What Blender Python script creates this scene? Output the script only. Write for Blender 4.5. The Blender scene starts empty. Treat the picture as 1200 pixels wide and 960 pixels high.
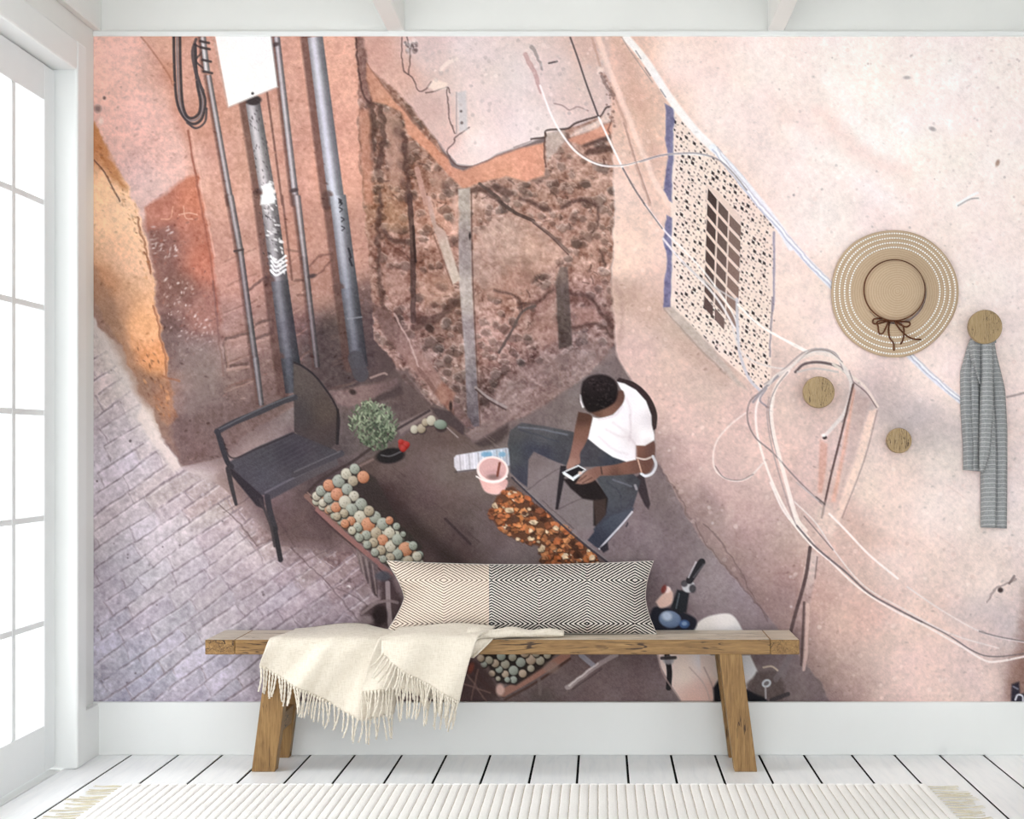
import bpy, bmesh, math, random
from mathutils import Vector, Matrix

# ---------------------------------------------------------------- camera, world, sun, exposure
U = 0.00307            # metres per sheet unit on the back wall
D = 6.0                # camera distance from the back wall
EYE = 362 * U          # camera height
scene = bpy.context.scene
col = scene.collection
cam_d = bpy.data.cameras.new('camera'); cam = bpy.data.objects.new('camera', cam_d); col.objects.link(cam)
cam.location = (0, -D, EYE); cam.rotation_euler = (math.radians(90), 0, 0)
cam_d.sensor_fit = 'HORIZONTAL'; cam_d.sensor_width = 36.0; cam_d.lens = 36.0 * D / (1200 * U)
cam_d.shift_x = -105 / 1200; cam_d.shift_y = 42 / 1200; cam_d.clip_start = .05
scene.camera = cam
world = bpy.data.worlds.new('sky'); scene.world = world; world.use_nodes = True
bg = world.node_tree.nodes['Background']; bg.inputs[0].default_value = (.985, .985, 1.0, 1); bg.inputs[1].default_value = 3.0
sun_d = bpy.data.lights.new('sun', 'SUN'); sun = bpy.data.objects.new('sun', sun_d); col.objects.link(sun)
sun_d.energy = .7; sun_d.angle = math.radians(5); sun_d.color = (1, .97, .93)
sun.rotation_euler = Vector((1.0, .17, -.62)).to_track_quat('-Z', 'Y').to_euler(); sun.location = (-4, -1, 4)
vs = scene.view_settings
vs.view_transform = 'Standard'; vs.look = 'None'; vs.gamma = 1.0; vs.use_curve_mapping = False
vs.exposure = 0.34
scene.cycles.max_bounces = 8; scene.cycles.diffuse_bounces = 5; scene.cycles.transparent_max_bounces = 16

# ---------------------------------------------------------------- helpers
random.seed(5)
ORG = {}
def P(px, py, d):
    """a point of the room: sheet position on the back wall seen at distance d in front of it"""
    s = D / (D - d)
    return Vector(((px - 705) * U / s, -d, EYE + (522 - py) * U / s))
def tag(o, label=None, cat=None, group=None, kind=None):
    if label: o['label'] = label
    if cat: o['category'] = cat
    if group: o['group'] = group
    if kind: o['kind'] = kind
    return o
def empty(name, loc):
    o = bpy.data.objects.new(name, None); col.objects.link(o); o.location = loc; o.empty_display_size = .05
    ORG[o] = Vector(loc); return o
def link(name, me, parent=None, mat=None):
    o = bpy.data.objects.new(name, me); col.objects.link(o)
    if parent is not None: o.parent = parent
    ORG[o] = ORG.get(parent, Vector((0, 0, 0)))
    if mat is not None and not me.materials: me.materials.append(mat)
    return o
def mk(name, verts, faces, mat, parent=None, smooth=False, uv=None):
    """verts in world coordinates; a top-level mesh keeps its origin at the world's"""
    og = ORG.get(parent, Vector((0, 0, 0)))
    me = bpy.data.meshes.new(name)
    me.from_pydata([tuple(Vector(v) - og) for v in verts], [], faces)
    if smooth: me.polygons.foreach_set('use_smooth', [True] * len(me.polygons))
    if uv is not None:
        l = me.uv_layers.new(name='UVMap')
        for lp in me.loops: l.data[lp.index].uv = uv[lp.vertex_index]
    me.update()
    return link(name, me, parent, mat)
def bm_obj(name, bm, mat, parent=None, smooth=False):
    og = ORG.get(parent, Vector((0, 0, 0)))
    bmesh.ops.translate(bm, verts=bm.verts, vec=-og)
    me = bpy.data.meshes.new(name); bm.to_mesh(me); bm.free()
    if smooth: me.polygons.foreach_set('use_smooth', [True] * len(me.polygons))
    return link(name, me, parent, mat)
def add_box(bm, lo, hi, bev=0, M=None, seg=1):
    r = bmesh.ops.create_cube(bm, size=1); vs_ = r['verts']
    for v in vs_:
        v.co = Vector([(lo[i] + hi[i]) / 2 + v.co[i] * (hi[i] - lo[i]) for i in range(3)])
        if M is not None: v.co = M @ v.co
    if bev:
        es = list({e for v in vs_ for e in v.link_edges})
        bmesh.ops.bevel(bm, geom=es, offset=bev, segments=seg, affect='EDGES', profile=.5)
def box(name, lo, hi, mat, parent=None, bev=0, M=None, seg=1):
    bm = bmesh.new(); add_box(bm, lo, hi, bev, M, seg); return bm_obj(name, bm, mat, parent)
def hexa(name, bot, top, mat, parent=None, bev=0):
    """six-sided block from four bottom and four top corners"""
    bm = bmesh.new(); v = [bm.verts.new(p) for p in list(bot) + list(top)]
    for f in ((3, 2, 1, 0), (4, 5, 6, 7), (0, 1, 5, 4), (1, 2, 6, 5), (2, 3, 7, 6), (3, 0, 4, 7)): bm.faces.new([v[i] for i in f])
    bmesh.ops.recalc_face_normals(bm, faces=bm.faces)
    if bev: bmesh.ops.bevel(bm, geom=bm.edges[:], offset=bev, segments=2, affect='EDGES', profile=.5)
    return bm_obj(name, bm, mat, parent)
def tube(pts, r, n=6, closed=False):
    pts = [Vector(p) for p in pts]; N = len(pts); vs_, fs = [], []
    rr = r if callable(r) else (lambda t: r)
    up = Vector((0, 1, .3)).normalized()
    for i, p in enumerate(pts):
        a = pts[(i - 1) % N] if closed else pts[max(0, i - 1)]; b = pts[(i + 1) % N] if closed else pts[min(N - 1, i + 1)]
        t = (b - a).normalized(); s = t.cross(up)
        if s.length < 1e-3: s = t.cross(Vector((1, 0, 0)))
        s.normalize(); w = s.cross(t)
        for k in range(n):
            an = 2 * math.pi * k / n; vs_.append(p + (s * math.cos(an) + w * math.sin(an)) * rr(i / max(1, N - 1)))
    for i in range(N if closed else N - 1):
        for k in range(n):
            j = (i + 1) % N; fs.append((i * n + k, i * n + (k + 1) % n, j * n + (k + 1) % n, j * n + k))
    if not closed: fs += [tuple(range(n))[::-1], tuple(range((N - 1) * n, N * n))]
    return vs_, fs
def cr(p, n=6):
    p = [Vector(q) for q in p]; q = [2 * p[0] - p[1]] + p + [2 * p[-1] - p[-2]]; out = []
    for i in range(1, len(q) - 2):
        for k in range(n):
            t = k / n
            out.append(.5 * (2 * q[i] + (q[i + 1] - q[i - 1]) * t + (2 * q[i - 1] - 5 * q[i] + 4 * q[i + 1] - q[i + 2]) * t * t + (3 * q[i] - q[i - 1] - 3 * q[i + 1] + q[i + 2]) * t ** 3))
    return out + [p[-1]]
def grid_faces(nu, nv):
    return [(j * nu + i, j * nu + i + 1, (j + 1) * nu + i + 1, (j + 1) * nu + i) for j in range(nv - 1) for i in range(nu - 1)]
def lathe(center, profile, n=64, wave=None):
    """profile of (radius, distance from wall); axis along -Y"""
    vs_, fs = [], []
    for j, (r, h) in enumerate(profile):
        for k in range(n):
            a = 2 * math.pi * k / n; f, g = wave(a, r) if wave else (1, 0)
            vs_.append(center + Vector((r * f * math.cos(a), -h - g, r * f * math.sin(a))))
    for j in range(len(profile) - 1):
        for k in range(n): fs.append((j * n + k, j * n + (k + 1) % n, (j + 1) * n + (k + 1) % n, (j + 1) * n + k))
    return vs_, fs

# ---------------------------------------------------------------- materials
def s2l(c): return tuple((v / 255 / 12.92) if v / 255 <= .04045 else ((v / 255 + .055) / 1.055) ** 2.4 for v in c)
class NT:
    def __init__(s, name, rough=.6, spec=.3):
        s.m = bpy.data.materials.new(name); s.m.use_nodes = True; s.t = s.m.node_tree
        s.b = s.t.nodes['Principled BSDF']; s.b.inputs['Roughness'].default_value = rough; s.b.inputs['Specular IOR Level'].default_value = spec
    def n(s, typ, **kw):
        x = s.t.nodes.new('ShaderNode' + typ)
        for k, v in kw.items(): setattr(x, k, v)
        return x
    def l(s, a, b): s.t.links.new(a, b)
    def val(s, sock, v):
        if hasattr(v, 'is_linked') or hasattr(v, 'links'): s.l(v, sock)
        else: sock.default_value = v
    def math(s, op, a, b=None, c=None):
        x = s.n('Math', operation=op)
        for i, v in enumerate((a, b, c)):
            if v is not None: s.val(x.inputs[i], v)
        return x.outputs[0]
    def coord(s, kind='Object', scale=(1, 1, 1), rot=(0, 0, 0)):
        c = s.n('TexCoord'); m = s.n('Mapping'); m.inputs['Scale'].default_value = scale; m.inputs['Rotation'].default_value = rot
        s.l(c.outputs[kind], m.inputs[0]); return m.outputs[0]
    def noise(s, vec, scale, detail=4, rough=.55, dist=0):
        x = s.n('TexNoise'); s.l(vec, x.inputs['Vector']); x.inputs['Scale'].default_value = scale; x.inputs['Detail'].default_value = detail
        x.inputs['Roughness'].default_value = rough; x.inputs['Distortion'].default_value = dist; return x.outputs[0]
    def ramp(s, fac, stops, interp='LINEAR'):
        r = s.n('ValToRGB'); s.l(fac, r.inputs[0]); e = r.color_ramp; e.interpolation = interp
        while len(e.elements) < len(stops): e.elements.new(.5)
        for k, (p, c) in enumerate(stops): e.elements[k].position = p; e.elements[k].color = (*s2l(c), 1)
        return r.outputs[0]
    def mix(s, fac, a, b, mode='MIX'):
        x = s.n('Mix', data_type='RGBA', blend_type=mode); s.val(x.inputs[0], fac)
        for i, v in ((6, a), (7, b)):
            if isinstance(v, tuple): x.inputs[i].default_value = (*s2l(v), 1)
            else: s.l(v, x.inputs[i])
        return x.outputs[2]
    def bump(s, h, strength=.2, dist=.002):
        x = s.n('Bump'); x.inputs['Strength'].default_value = strength; x.inputs['Distance'].default_value = dist
        s.l(h, x.inputs['Height']); s.l(x.outputs[0], s.b.inputs['Normal'])
    def base(s, c):
        if isinstance(c, tuple): s.b.inputs['Base Color'].default_value = (*s2l(c), 1)
        else: s.l(c, s.b.inputs['Base Color'])
        return s
def paint(name, c, rough=.55, amp=3, spec=.3):
    m = NT(name, rough, spec); v = m.coord(); f = m.noise(v, 2.5, 5)
    m.base(m.ramp(f, [(.3, tuple(x - amp for x in c)), (.7, tuple(min(255, x + amp) for x in c))])); m.bump(m.noise(v, 160, 2), .05, .001); return m.m
M_WALL = paint('wall_paint', (222, 223, 220)); M_CEIL = paint('ceiling_paint', (225, 226, 223)); M_TRIM = paint('trim_paint', (226, 228, 227), .4, 2)
M_DOOR = paint('door_paint', (226, 229, 230), .35, 2)
def plank_mat():
    m = NT('white_floorboard', .32, .4); v = m.coord(scale=(9, .7, 9)); g = m.noise(v, 5, 6, .6, .6)
    oi = m.n('ObjectInfo'); c = m.ramp(g, [(.3, (238, 240, 242)), (.5, (246, 247, 248)), (.75, (251, 251, 251))])
    tint = m.ramp(oi.outputs['Random'], [(0, (246, 247, 249)), (1, (255, 255, 255))]); m.base(m.mix(1.0, c, tint, 'MULTIPLY')); m.bump(g, .12, .002); return m.m
M_PLANK = plank_mat()
def flat(name, c, rough=.7, spec=.2):
    m = NT(name, rough, spec); v = m.coord(); m.base(m.ramp(m.noise(v, 40, 3), [(.3, tuple(max(0, x * .92) for x in c)), (.7, tuple(min(255, x * 1.06) for x in c))])); return m.m
M_GAP = flat('dark_underfloor', (8, 8, 9), .9, .05)
def oak(name, axis, rough=.5, top=False, fine=False):
    m = NT(name, rough, .35); sc = [14, 14, 14] if not fine else [60, 60, 60]; sc[axis] = 1.1 if not fine else 5
    v = m.coord(scale=tuple(sc)); oi = m.n('ObjectInfo'); off = m.n('VectorMath', operation='ADD'); sv = m.n('VectorMath', operation='SCALE')
    cmb = m.n('CombineXYZ')
    for k in range(3): m.l(oi.outputs['Random'], cmb.inputs[k])
    m.l(cmb.outputs[0], sv.inputs[0]); sv.inputs['Scale'].default_value = 37.0; m.l(v, off.inputs[0]); m.l(sv.outputs[0], off.inputs[1]); v = off.outputs[0]
    g = m.noise(v, 3.0, 8, .68, 1.8); f = m.noise(v, 14, 4, .6, .4); crk = m.noise(v, 1.6, 3, .5, 2.2)
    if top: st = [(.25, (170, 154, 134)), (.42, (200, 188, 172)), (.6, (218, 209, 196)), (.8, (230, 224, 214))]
    else: st = [(.25, (72, 48, 24)), (.40, (118, 86, 48)), (.56, (144, 110, 66)), (.75, (168, 136, 90))]
    if fine: st = [(.25, (122, 100, 70)), (.42, (160, 138, 102)), (.58, (180, 158, 122)), (.8, (198, 178, 144))]
    c = m.ramp(g, st); c = m.mix(.35, c, m.ramp(f, [(.3, (92, 66, 36) if not top else (170, 150, 124)), (.7, (172, 138, 90) if not top else (224, 212, 192))]), 'MIX')
    d = m.math('ABSOLUTE', m.math('SUBTRACT', crk, .5)); line = m.ramp(d, [(0, (255, 255, 255)), (.012, (255, 255, 255)), (.022, (0, 0, 0))])
    pat = m.ramp(m.noise(m.coord(scale=(3, 3, 3)), 2.5, 2), [(.52, (0, 0, 0)), (.6, (255, 255, 255))])
    k = m.mix(1.0, line, pat, 'MULTIPLY'); bw = m.n('RGBToBW'); m.l(k, bw.inputs[0])
    c = m.mix(bw.outputs[0], c, (56, 36, 18)); m.base(c); m.bump(g, .25, .002); return m.m
M_OAKX = oak('oak_long_grain', 0); M_OAKZ = oak('oak_leg', 2); M_OAKY = oak('oak_end_board', 1)
M_OAKTOP = oak('oak_seat_board', 0, .42); M_KNOB = oak('knob_wood', 2, .55, fine=True)
def fabric(name, base, dark, scale=260, stripe=None, rough=.9):
    m = NT(name, rough, .1); v = m.coord(); a = m.coord(scale=(scale * 2, scale * .12, scale * .12)); b = m.coord(scale=(scale * .12, scale * .12, scale * 2))
    na = m.noise(a, 1, 2); nb = m.noise(b, 1, 2); s_ = m.math('MULTIPLY', m.math('ADD', na, nb), .5)
    c = m.ramp(s_, [(.36, dark), (.55, base)]); big = m.noise(v, 9, 3); c = m.mix(m.math('MULTIPLY', big, .25), c, dark); m.base(c); m.bump(s_, .35, .0015)
    m.b.inputs['Sheen Weight'].default_value = .15; return m.m
M_THROW = fabric('cream_wool_weave', (228, 220, 207), (204, 194, 177), 430); M_TASSEL = flat('cream_yarn', (222, 214, 200), .95, .05)
import numpy as np
PRINT_GAIN = 0.97
def paint_print():
    # ---------------------------------------------------------------- the printed picture on the wall mural
    # A small 2-D painter (numpy): the print is drawn with filled shapes, strokes and noise in the
    # mural's own sheet coordinates, one unit = about 3 mm of paper, y downwards.
    import numpy as np
    MX0, MX1, MY0, MY1 = 110.0, 1262.0, 43.0, 822.0
    CELL = 1.0
    GW, GH = int(round((MX1 - MX0) / CELL)) + 1, int(round((MY1 - MY0) / CELL)) + 1
    XS = np.linspace(MX0, MX1, GW); YS = np.linspace(MY0, MY1, GH)
    PX, PY = np.meshgrid(XS, YS)
    CAN = np.zeros((GH, GW, 3)); IDS = np.zeros((GH, GW), np.int32)
    PRINT_NAMES = ['']
    rng = np.random.default_rng(11)
    
    def resize(a, h, w):
        y = np.linspace(0, a.shape[0] - 1.001, h); x = np.linspace(0, a.shape[1] - 1.001, w)
        iy = y.astype(int); ix = x.astype(int); fy = (y - iy)[:, None]; fx = (x - ix)[None, :]
        fy = fy * fy * (3 - 2 * fy); fx = fx * fx * (3 - 2 * fx)
        return (a[iy][:, ix] * (1 - fy) * (1 - fx) + a[iy][:, ix + 1] * (1 - fy) * fx
                + a[iy + 1][:, ix] * fy * (1 - fx) + a[iy + 1][:, ix + 1] * fy * fx)
    def noise(sx, sy=None, oct=3, gain=.55):
        sy = sy or sx; out = 0; amp = 1; tot = 0
        for o in range(oct):
            h = max(3, int((MY1 - MY0) / sy * 2 ** o) + 2); w = max(3, int((MX1 - MX0) / sx * 2 ** o) + 2)
            h = min(h, GH); w = min(w, GW)
            out = out + amp * resize(rng.uniform(-1, 1, (h, w)), GH, GW); tot += amp; amp *= gain
        return out / tot * 1.6
    N_BIG = noise(120); N_MID = noise(34); N_SML = noise(11); N_FINE = noise(3.2, oct=2); N_STREAK = noise(9, 40)
    N_H = noise(26, 5); N_BRK = noise(14); N_CHIP = noise(5, oct=2)
    N_COL = np.stack([noise(50), noise(50), noise(50)], -1)
    GRAIN = rng.normal(0, 1, (GH, GW))
    
    def sample(f, x, y):
        ix = np.clip(((x - MX0) / CELL).astype(int), 0, GW - 1); iy = np.clip(((y - MY0) / CELL).astype(int), 0, GH - 1)
        return f[iy, ix]
    def tile(ox, oy, sc): return lambda p: np.array([(ox + a[0] / sc, oy + a[1] / sc) for a in p], float)
    W = tile(0, 0, 1)
    A1, A2, A3 = tile(105, 40, 4.8), tile(345, 40, 4.8), tile(585, 40, 4.8)
    B1, B2, B3 = tile(105, 230, 4.8), tile(345, 230, 4.8), tile(585, 230, 4.8)
    C1, C2, C3 = tile(105, 420, 4.8), tile(345, 420, 4.8), tile(585, 420, 4.8)
    D2, D3, D4 = tile(345, 600, 4.8), tile(585, 600, 4.172), tile(825, 600, 4.172)
    E1, E2, E3, E4, E5 = tile(750, 100, 4.8), tile(750, 280, 4.8), tile(820, 380, 3.84), tile(900, 560, 3.557), tile(900, 40, 4.0)
    
    def window(p, pad):
        x0 = int(max(0, (p[:, 0].min() - pad - MX0) / CELL)); x1 = int(min(GW, (p[:, 0].max() + pad - MX0) / CELL + 2))
        y0 = int(max(0, (p[:, 1].min() - pad - MY0) / CELL)); y1 = int(min(GH, (p[:, 1].max() + pad - MY0) / CELL + 2))
        return (slice(y0, y1), slice(x0, x1)) if x1 > x0 and y1 > y0 else None
    def seg_dist(x, y, a, b):
        d = b - a; L = d @ d + 1e-9
        t = np.clip(((x - a[0]) * d[0] + (y - a[1]) * d[1]) / L, 0, 1)
        return np.hypot(x - a[0] - t * d[0], y - a[1] - t * d[1])
    def smooth(p, n=7):
        q = np.vstack([2 * p[0] - p[1], p, 2 * p[-1] - p[-2]]); out = []
        for i in range(1, len(q) - 2):
            for t in np.linspace(0, 1, n, endpoint=False):
                out.append(.5 * ((2 * q[i]) + (q[i + 1] - q[i - 1]) * t + (2 * q[i - 1] - 5 * q[i] + 4 * q[i + 1] - q[i + 2]) * t * t
                                 + (3 * q[i] - q[i - 1] - 3 * q[i + 1] + q[i + 2]) * t ** 3))
        return np.array(out + [p[-1]])
    def mask_poly(p, soft=.8, wob=0):
        w = window(p, soft * 2 + wob + 2)
        if w is None: return None, None
        x = PX[w]; y = PY[w]
        if wob:
            x = x + wob * N_SML[w]; y = y + wob * N_MID[w]
        ins = np.zeros(x.shape, bool); dist = np.full(x.shape, 1e9)
        for i in range(len(p)):
            a, b = p[i - 1], p[i]
            if a[1] != b[1]:
                c = ((y < a[1]) != (y < b[1])) & (x < (b[0] - a[0]) * (y - a[1]) / (b[1] - a[1]) + a[0]); ins ^= c
            dist = np.minimum(dist, seg_dist(x, y, a, b))
        return w, np.clip(.5 + np.where(ins, dist, -dist) / (2 * soft), 0, 1)
    def put(w, m, col, tag=None):
        CAN[w] = CAN[w] * (1 - m[..., None]) + col * m[..., None]
        if tag is not None:
            if tag and tag not in PRINT_NAMES: PRINT_NAMES.append(tag)
            IDS[w] = np.where(m > .5, PRINT_NAMES.index(tag), IDS[w])
    def idw(w, pts, power=3.0):
        x = PX[w]; y = PY[w]; acc = 0; tot = 0
        for (cx, cy, c) in pts:
            k = 1 / ((x - cx) ** 2 + (y - cy) ** 2 + 60) ** (power / 2)
            acc = acc + k[..., None] * np.array(c, float); tot = tot + k
        return acc / tot[..., None]
    def poly(T, pts, col, soft=.8, alpha=1., tag=None, wob=0, tex=0, sm=False, clip=None):
        p = T(pts)
        if sm: p = smooth(np.vstack([p, p[:1]]))[:-1]
        w, m = mask_poly(p, soft, wob)
        if w is None: return
        if clip is not None: m = m * clip[w]
        c = idw(w, [(*T([(a, b)])[0], k) for a, b, k in col]) if isinstance(col[0], (tuple, list)) else np.array(col, float)
        if tex: c = c + tex * (.6 * N_SML[w] + .6 * N_FINE[w] + .4 * N_MID[w])[..., None]
        put(w, m * alpha, c + np.zeros(m.shape + (3,)), tag)
    def line(T, pts, width, col, alpha=1., sm=True, tag=None, wob=0, soft=.7, end=None, clip=None, brk=0):
        p = T(pts)
        if sm and len(p) > 2: p = smooth(p)
        w = window(p, width + wob + 4)
        if w is None: return
        x = PX[w] + wob * N_SML[w]; y = PY[w] + wob * N_MID[w]
        m = np.zeros(x.shape); n = len(p) - 1
        for i in range(n):
            ww = width if end is None else width + (end - width) * (i / max(1, n - 1))
            m = np.maximum(m, np.clip(.5 + (ww / 2 - seg_dist(x, y, p[i], p[i + 1])) / (2 * soft), 0, 1))
        if clip is not None: m = m * clip[w]
        if brk: m = m * np.clip(1 - brk + brk * (1.1 + 1.5 * N_BRK[w]), 0, 1)
        put(w, m * alpha, np.array(col, float) + np.zeros(m.shape + (3,)), tag)
    def ell(T, c, rx, ry, col, ang=0, soft=.8, alpha=1., tag=None, scale=None, shade=0):
        c = T([c])[0]; w = window(np.array([c - max(rx, ry), c + max(rx, ry)]), soft * 2 + 2)
        if w is None: return
        a = math.radians(ang); dx = PX[w] - c[0]; dy = PY[w] - c[1]
        u = dx * math.cos(a) + dy * math.sin(a); v = -dx * math.sin(a) + dy * math.cos(a)
        r = np.sqrt((u / rx) ** 2 + (v / ry) ** 2)
        m = np.clip(.5 + (1 - r) * min(rx, ry) / (2 * soft), 0, 1)
        col = np.array(col, float) + np.zeros(m.shape + (3,))
        if shade: col = col + (shade * (-(dx / rx) * .5 - (dy / ry) * .8))[..., None] - (shade * .5 * r ** 3)[..., None]
        put(w, m * alpha, col, tag)
    def region(pts, wob=0, soft=1.2, T=W):
        w, m = mask_poly(T(pts), soft, wob); out = np.zeros((GH, GW)); out[w] = m; return out
    def fill(mask, col, tex=((1, 0),)):
        full = (slice(0, GH), slice(0, GW)); c = idw(full, col)
        for f, a in tex: c = c + a * f[..., None]
        CAN[:] = CAN * (1 - mask[..., None]) + c * mask[..., None]
    def speck(mask, n, cols, rmin, rmax, alpha=.8, ratio=1.0, ang=0, jit=180):
        ys, xs = np.nonzero(mask > .5)
        if not len(ys): return
        for k in rng.integers(0, len(ys), n):
            r = rng.uniform(rmin, rmax)
            ell(W, (XS[xs[k]], YS[ys[k]]), r, r * ratio, cols[rng.integers(len(cols))], ang + rng.uniform(-jit, jit), .6, alpha * rng.uniform(.4, 1))
    
    # ---- 1. ground: pale stone setts on the left, dark trodden earth in the middle and right
    ALL = np.ones((GH, GW))
    fill(ALL, [(130, 420, (196, 178, 176)), (115, 560, (192, 182, 192)), (200, 640, (202, 192, 200)), (290, 640, (192, 178, 184)),
               (150, 790, (170, 166, 184)), (250, 790, (182, 176, 192)), (330, 710, (186, 172, 180)), (400, 700, (150, 130, 134)), (430, 650, (112, 90, 92)),
               (230, 560, (186, 168, 168)), (270, 570, (150, 124, 120)), (330, 610, (122, 96, 96)), (390, 600, (104, 80, 80)), (380, 560, (78, 64, 66)), (470, 450, (88, 70, 68)),
               (440, 500, (90, 76, 76)), (620, 540, (118, 104, 104)), (650, 570, (126, 114, 114)), (700, 650, (120, 104, 108)), (800, 640, (124, 108, 112)),
               (850, 680, (148, 132, 138)), (760, 700, (112, 96, 100)), (700, 790, (112, 94, 94)), (620, 810, (106, 88, 88)), (900, 800, (120, 104, 106)), (500, 790, (96, 76, 78)), (560, 480, (100, 84, 80)), (380, 760, (160, 144, 150))],
         ((N_MID, 5), (N_SML, 5), (N_FINE, 4)))
    PAVE = region([(100, 370), (180, 500), (205, 545), (260, 570), (330, 640), (440, 650), (470, 830), (100, 830)])
    # setts: courses of slope about -0.65, staggered joints, worn uneven faces
    for k in range(-2, 28):
        y0 = 398 + 22.6 * k + rng.uniform(-2, 2); sl = -.63 - .005 * k; x = 90 + rng.uniform(0, 34)
        f = lambda x: y0 + sl * (x - 110) + 1.6 * math.sin(x * .045 + k)
        while x < 475:
            wd = rng.uniform(30, 62); q = [(x, f(x)), (x + wd, f(x + wd)), (x + wd + 9, 22.6 + f(x + wd + 9)), (x + 9, 22.6 + f(x + 9))]
            base = sample(CAN, np.array(x + wd / 2), np.array(f(x + wd / 2) + 11)) + rng.uniform(-12, 12) + np.array((rng.uniform(-3, 5), 0, rng.uniform(-4, 4)))
            poly(W, q, base, 1.8, .6, clip=PAVE, wob=2.2)
            j = rng.uniform(-2, 2)
            line(W, [(x + j, f(x)), (x + 5 + j, 11 + f(x + 5)), (x + 9, 22.6 + f(x + 9))], rng.uniform(1.2, 2.2), (138, 122, 130), .6, clip=PAVE, wob=1.6, brk=.9)
            line(W, [(x + 3 + j, f(x) + 4), (x + 11, 20 + f(x + 11))], 1.3, (230, 222, 228), .3, clip=PAVE, wob=1.6, brk=.9)
            line(W, [(x + 4, f(x + 4) + 3), (x + wd - 3, f(x + wd - 3) + 3)], 1.5, (228, 220, 226), .35, clip=PAVE, wob=1.2, brk=.9)
            line(W, [(x + 2, f(x + 2)), (x + wd * .5, f(x + wd * .5) + rng.uniform(-1.2, 1.2)), (x + wd, f(x + wd))], rng.uniform(1.3, 2.6), (126, 111, 119), .68, clip=PAVE, wob=1.2, brk=.8)
            x += wd
    CAN += ((N_SML * 5 + N_CHIP * 7 + N_FINE * 5) * PAVE)[..., None]
    speck(PAVE, 500, [(158, 146, 154), (222, 214, 222), (206, 196, 206)], .8, 2.2, .4)
    speck(PAVE, 25, [(88, 76, 80)], .9, 1.8, .8)
    poly(W, [(90, 360), (130, 370), (215, 545), (200, 552), (170, 520), (130, 450)], (206, 194, 188), 6, .5, wob=4)
    poly(W, [(168, 470), (196, 500), (217, 545), (205, 552), (180, 520), (160, 490)], (212, 196, 190), 2, .9, wob=1.5)
    for s in ((255, 590, 300, 640), (285, 560, 345, 640), (340, 640, 420, 730), (365, 590, 440, 690), (395, 690, 450, 730)):
        line(W, [s[:2], ((s[0] + s[2]) / 2 + 3, (s[1] + s[3]) / 2 - 3), s[2:]], 1.6, (96, 78, 80), .6, wob=2)
    for s in ((262, 600, 330, 560), (300, 640, 400, 590), (350, 660, 430, 620), (375, 700, 440, 665)):
        line(W, [s[:2], s[2:]], 1.6, (96, 78, 80), .5, wob=2)
    poly(W, [(90, 640), (240, 640), (430, 700), (430, 760), (250, 720), (90, 690)], (120, 112, 130), 26, .22)
    for _ in range(260):   # relief on the unpaved ground
        x, y = rng.uniform(430, 930), rng.uniform(480, 820)
        t = rng.uniform(-26, 22); c = sample(CAN, np.array(x), np.array(y)) + t
        a = rng.uniform(0, 3.1); L = rng.uniform(2, 9)
        line(W, [(x, y), (x + L * math.cos(a), y + L * math.sin(a) * .6)], rng.uniform(.8, 2), c, .45)
    
    # ---- 2. terracotta wall on the left
    LWALL = region([(100, 30), (428, 30), (424, 80), (436, 330), (440, 430), (400, 470), (345, 480), (300, 500), (262, 535), (215, 545), (195, 522), (175, 470), (150, 420), (100, 360)], 3, 1.5)
    fill(LWALL, [(130, 70, (238, 192, 180)), (160, 130, (234, 188, 177)), (200, 180, (226, 178, 166)), (170, 215, (214, 176, 170)), (210, 80, (216, 156, 136)), (240, 140, (204, 142, 120)),
                 (260, 220, (208, 152, 132)), (270, 320, (192, 138, 122)), (280, 390, (160, 120, 112)), (300, 440, (118, 92, 88)), (250, 470, (112, 88, 84)),
                 (330, 150, (204, 148, 130)), (345, 280, (190, 136, 118)), (375, 330, (168, 120, 106)), (380, 400, (82, 66, 66)), (400, 90, (226, 164, 142)), (398, 200, (222, 158, 136)), (410, 300, (186, 134, 118)),
                 (425, 360, (104, 80, 78)), (420, 430, (74, 62, 64)), (230, 520, (128, 104, 100)), (240, 420, (150, 124, 122)), (205, 440, (150, 116, 106))],
         ((N_MID, 5), (N_SML, 4), (N_H, 3), (N_FINE, 4)))
    speck(LWALL, 320, [(176, 116, 100), (236, 190, 176), (150, 110, 104)], .8, 3.2, .35, .35, -25, 20)
    poly(A1, [(290, 10), (480, 10), (480, 300), (440, 240), (370, 120)], [(300, 20, (216, 160, 140)), (470, 40, (224, 166, 146)), (450, 250, (208, 144, 118))], 1.5, .9, wob=1)
    line(A1, [(290, 15), (350, 90), (440, 220), (470, 290)], 2, (170, 106, 84), .6)
    poly(A1, [(440, 230), (480, 300), (520, 480), (575, 600), (600, 780), (570, 790), (540, 560), (470, 420)], (204, 132, 102), 8, .5)
    for _ in range(420):
        x, y = rng.uniform(112, 432), rng.uniform(50, 470); a = -.45 + rng.uniform(-.25, .25); L = rng.uniform(2, 9); t = rng.uniform(-22, 18)
        line(W, [(x, y), (x + L * math.cos(a), y + L * math.sin(a))], rng.uniform(.8, 1.8), sample(CAN, np.array(x), np.array(y)) + t, .5, clip=LWALL)
    for k in range(6):   # faint courses under the plaster
        y = 300 + 30 * k
        for x0, x1 in ((262, 300), (340, 362), (388, 425)): line(W, [(x0, y + 6), ((x0 + x1) / 2, y + rng.uniform(-3, 3)), (x1, y - 8)], 2.2, (120, 84, 74), .32 + .05 * k, wob=2, brk=.6); line(W, [(x0, y + 9), (x1, y - 5)], 2, (220, 172, 156), .25, wob=2, brk=.6)
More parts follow.
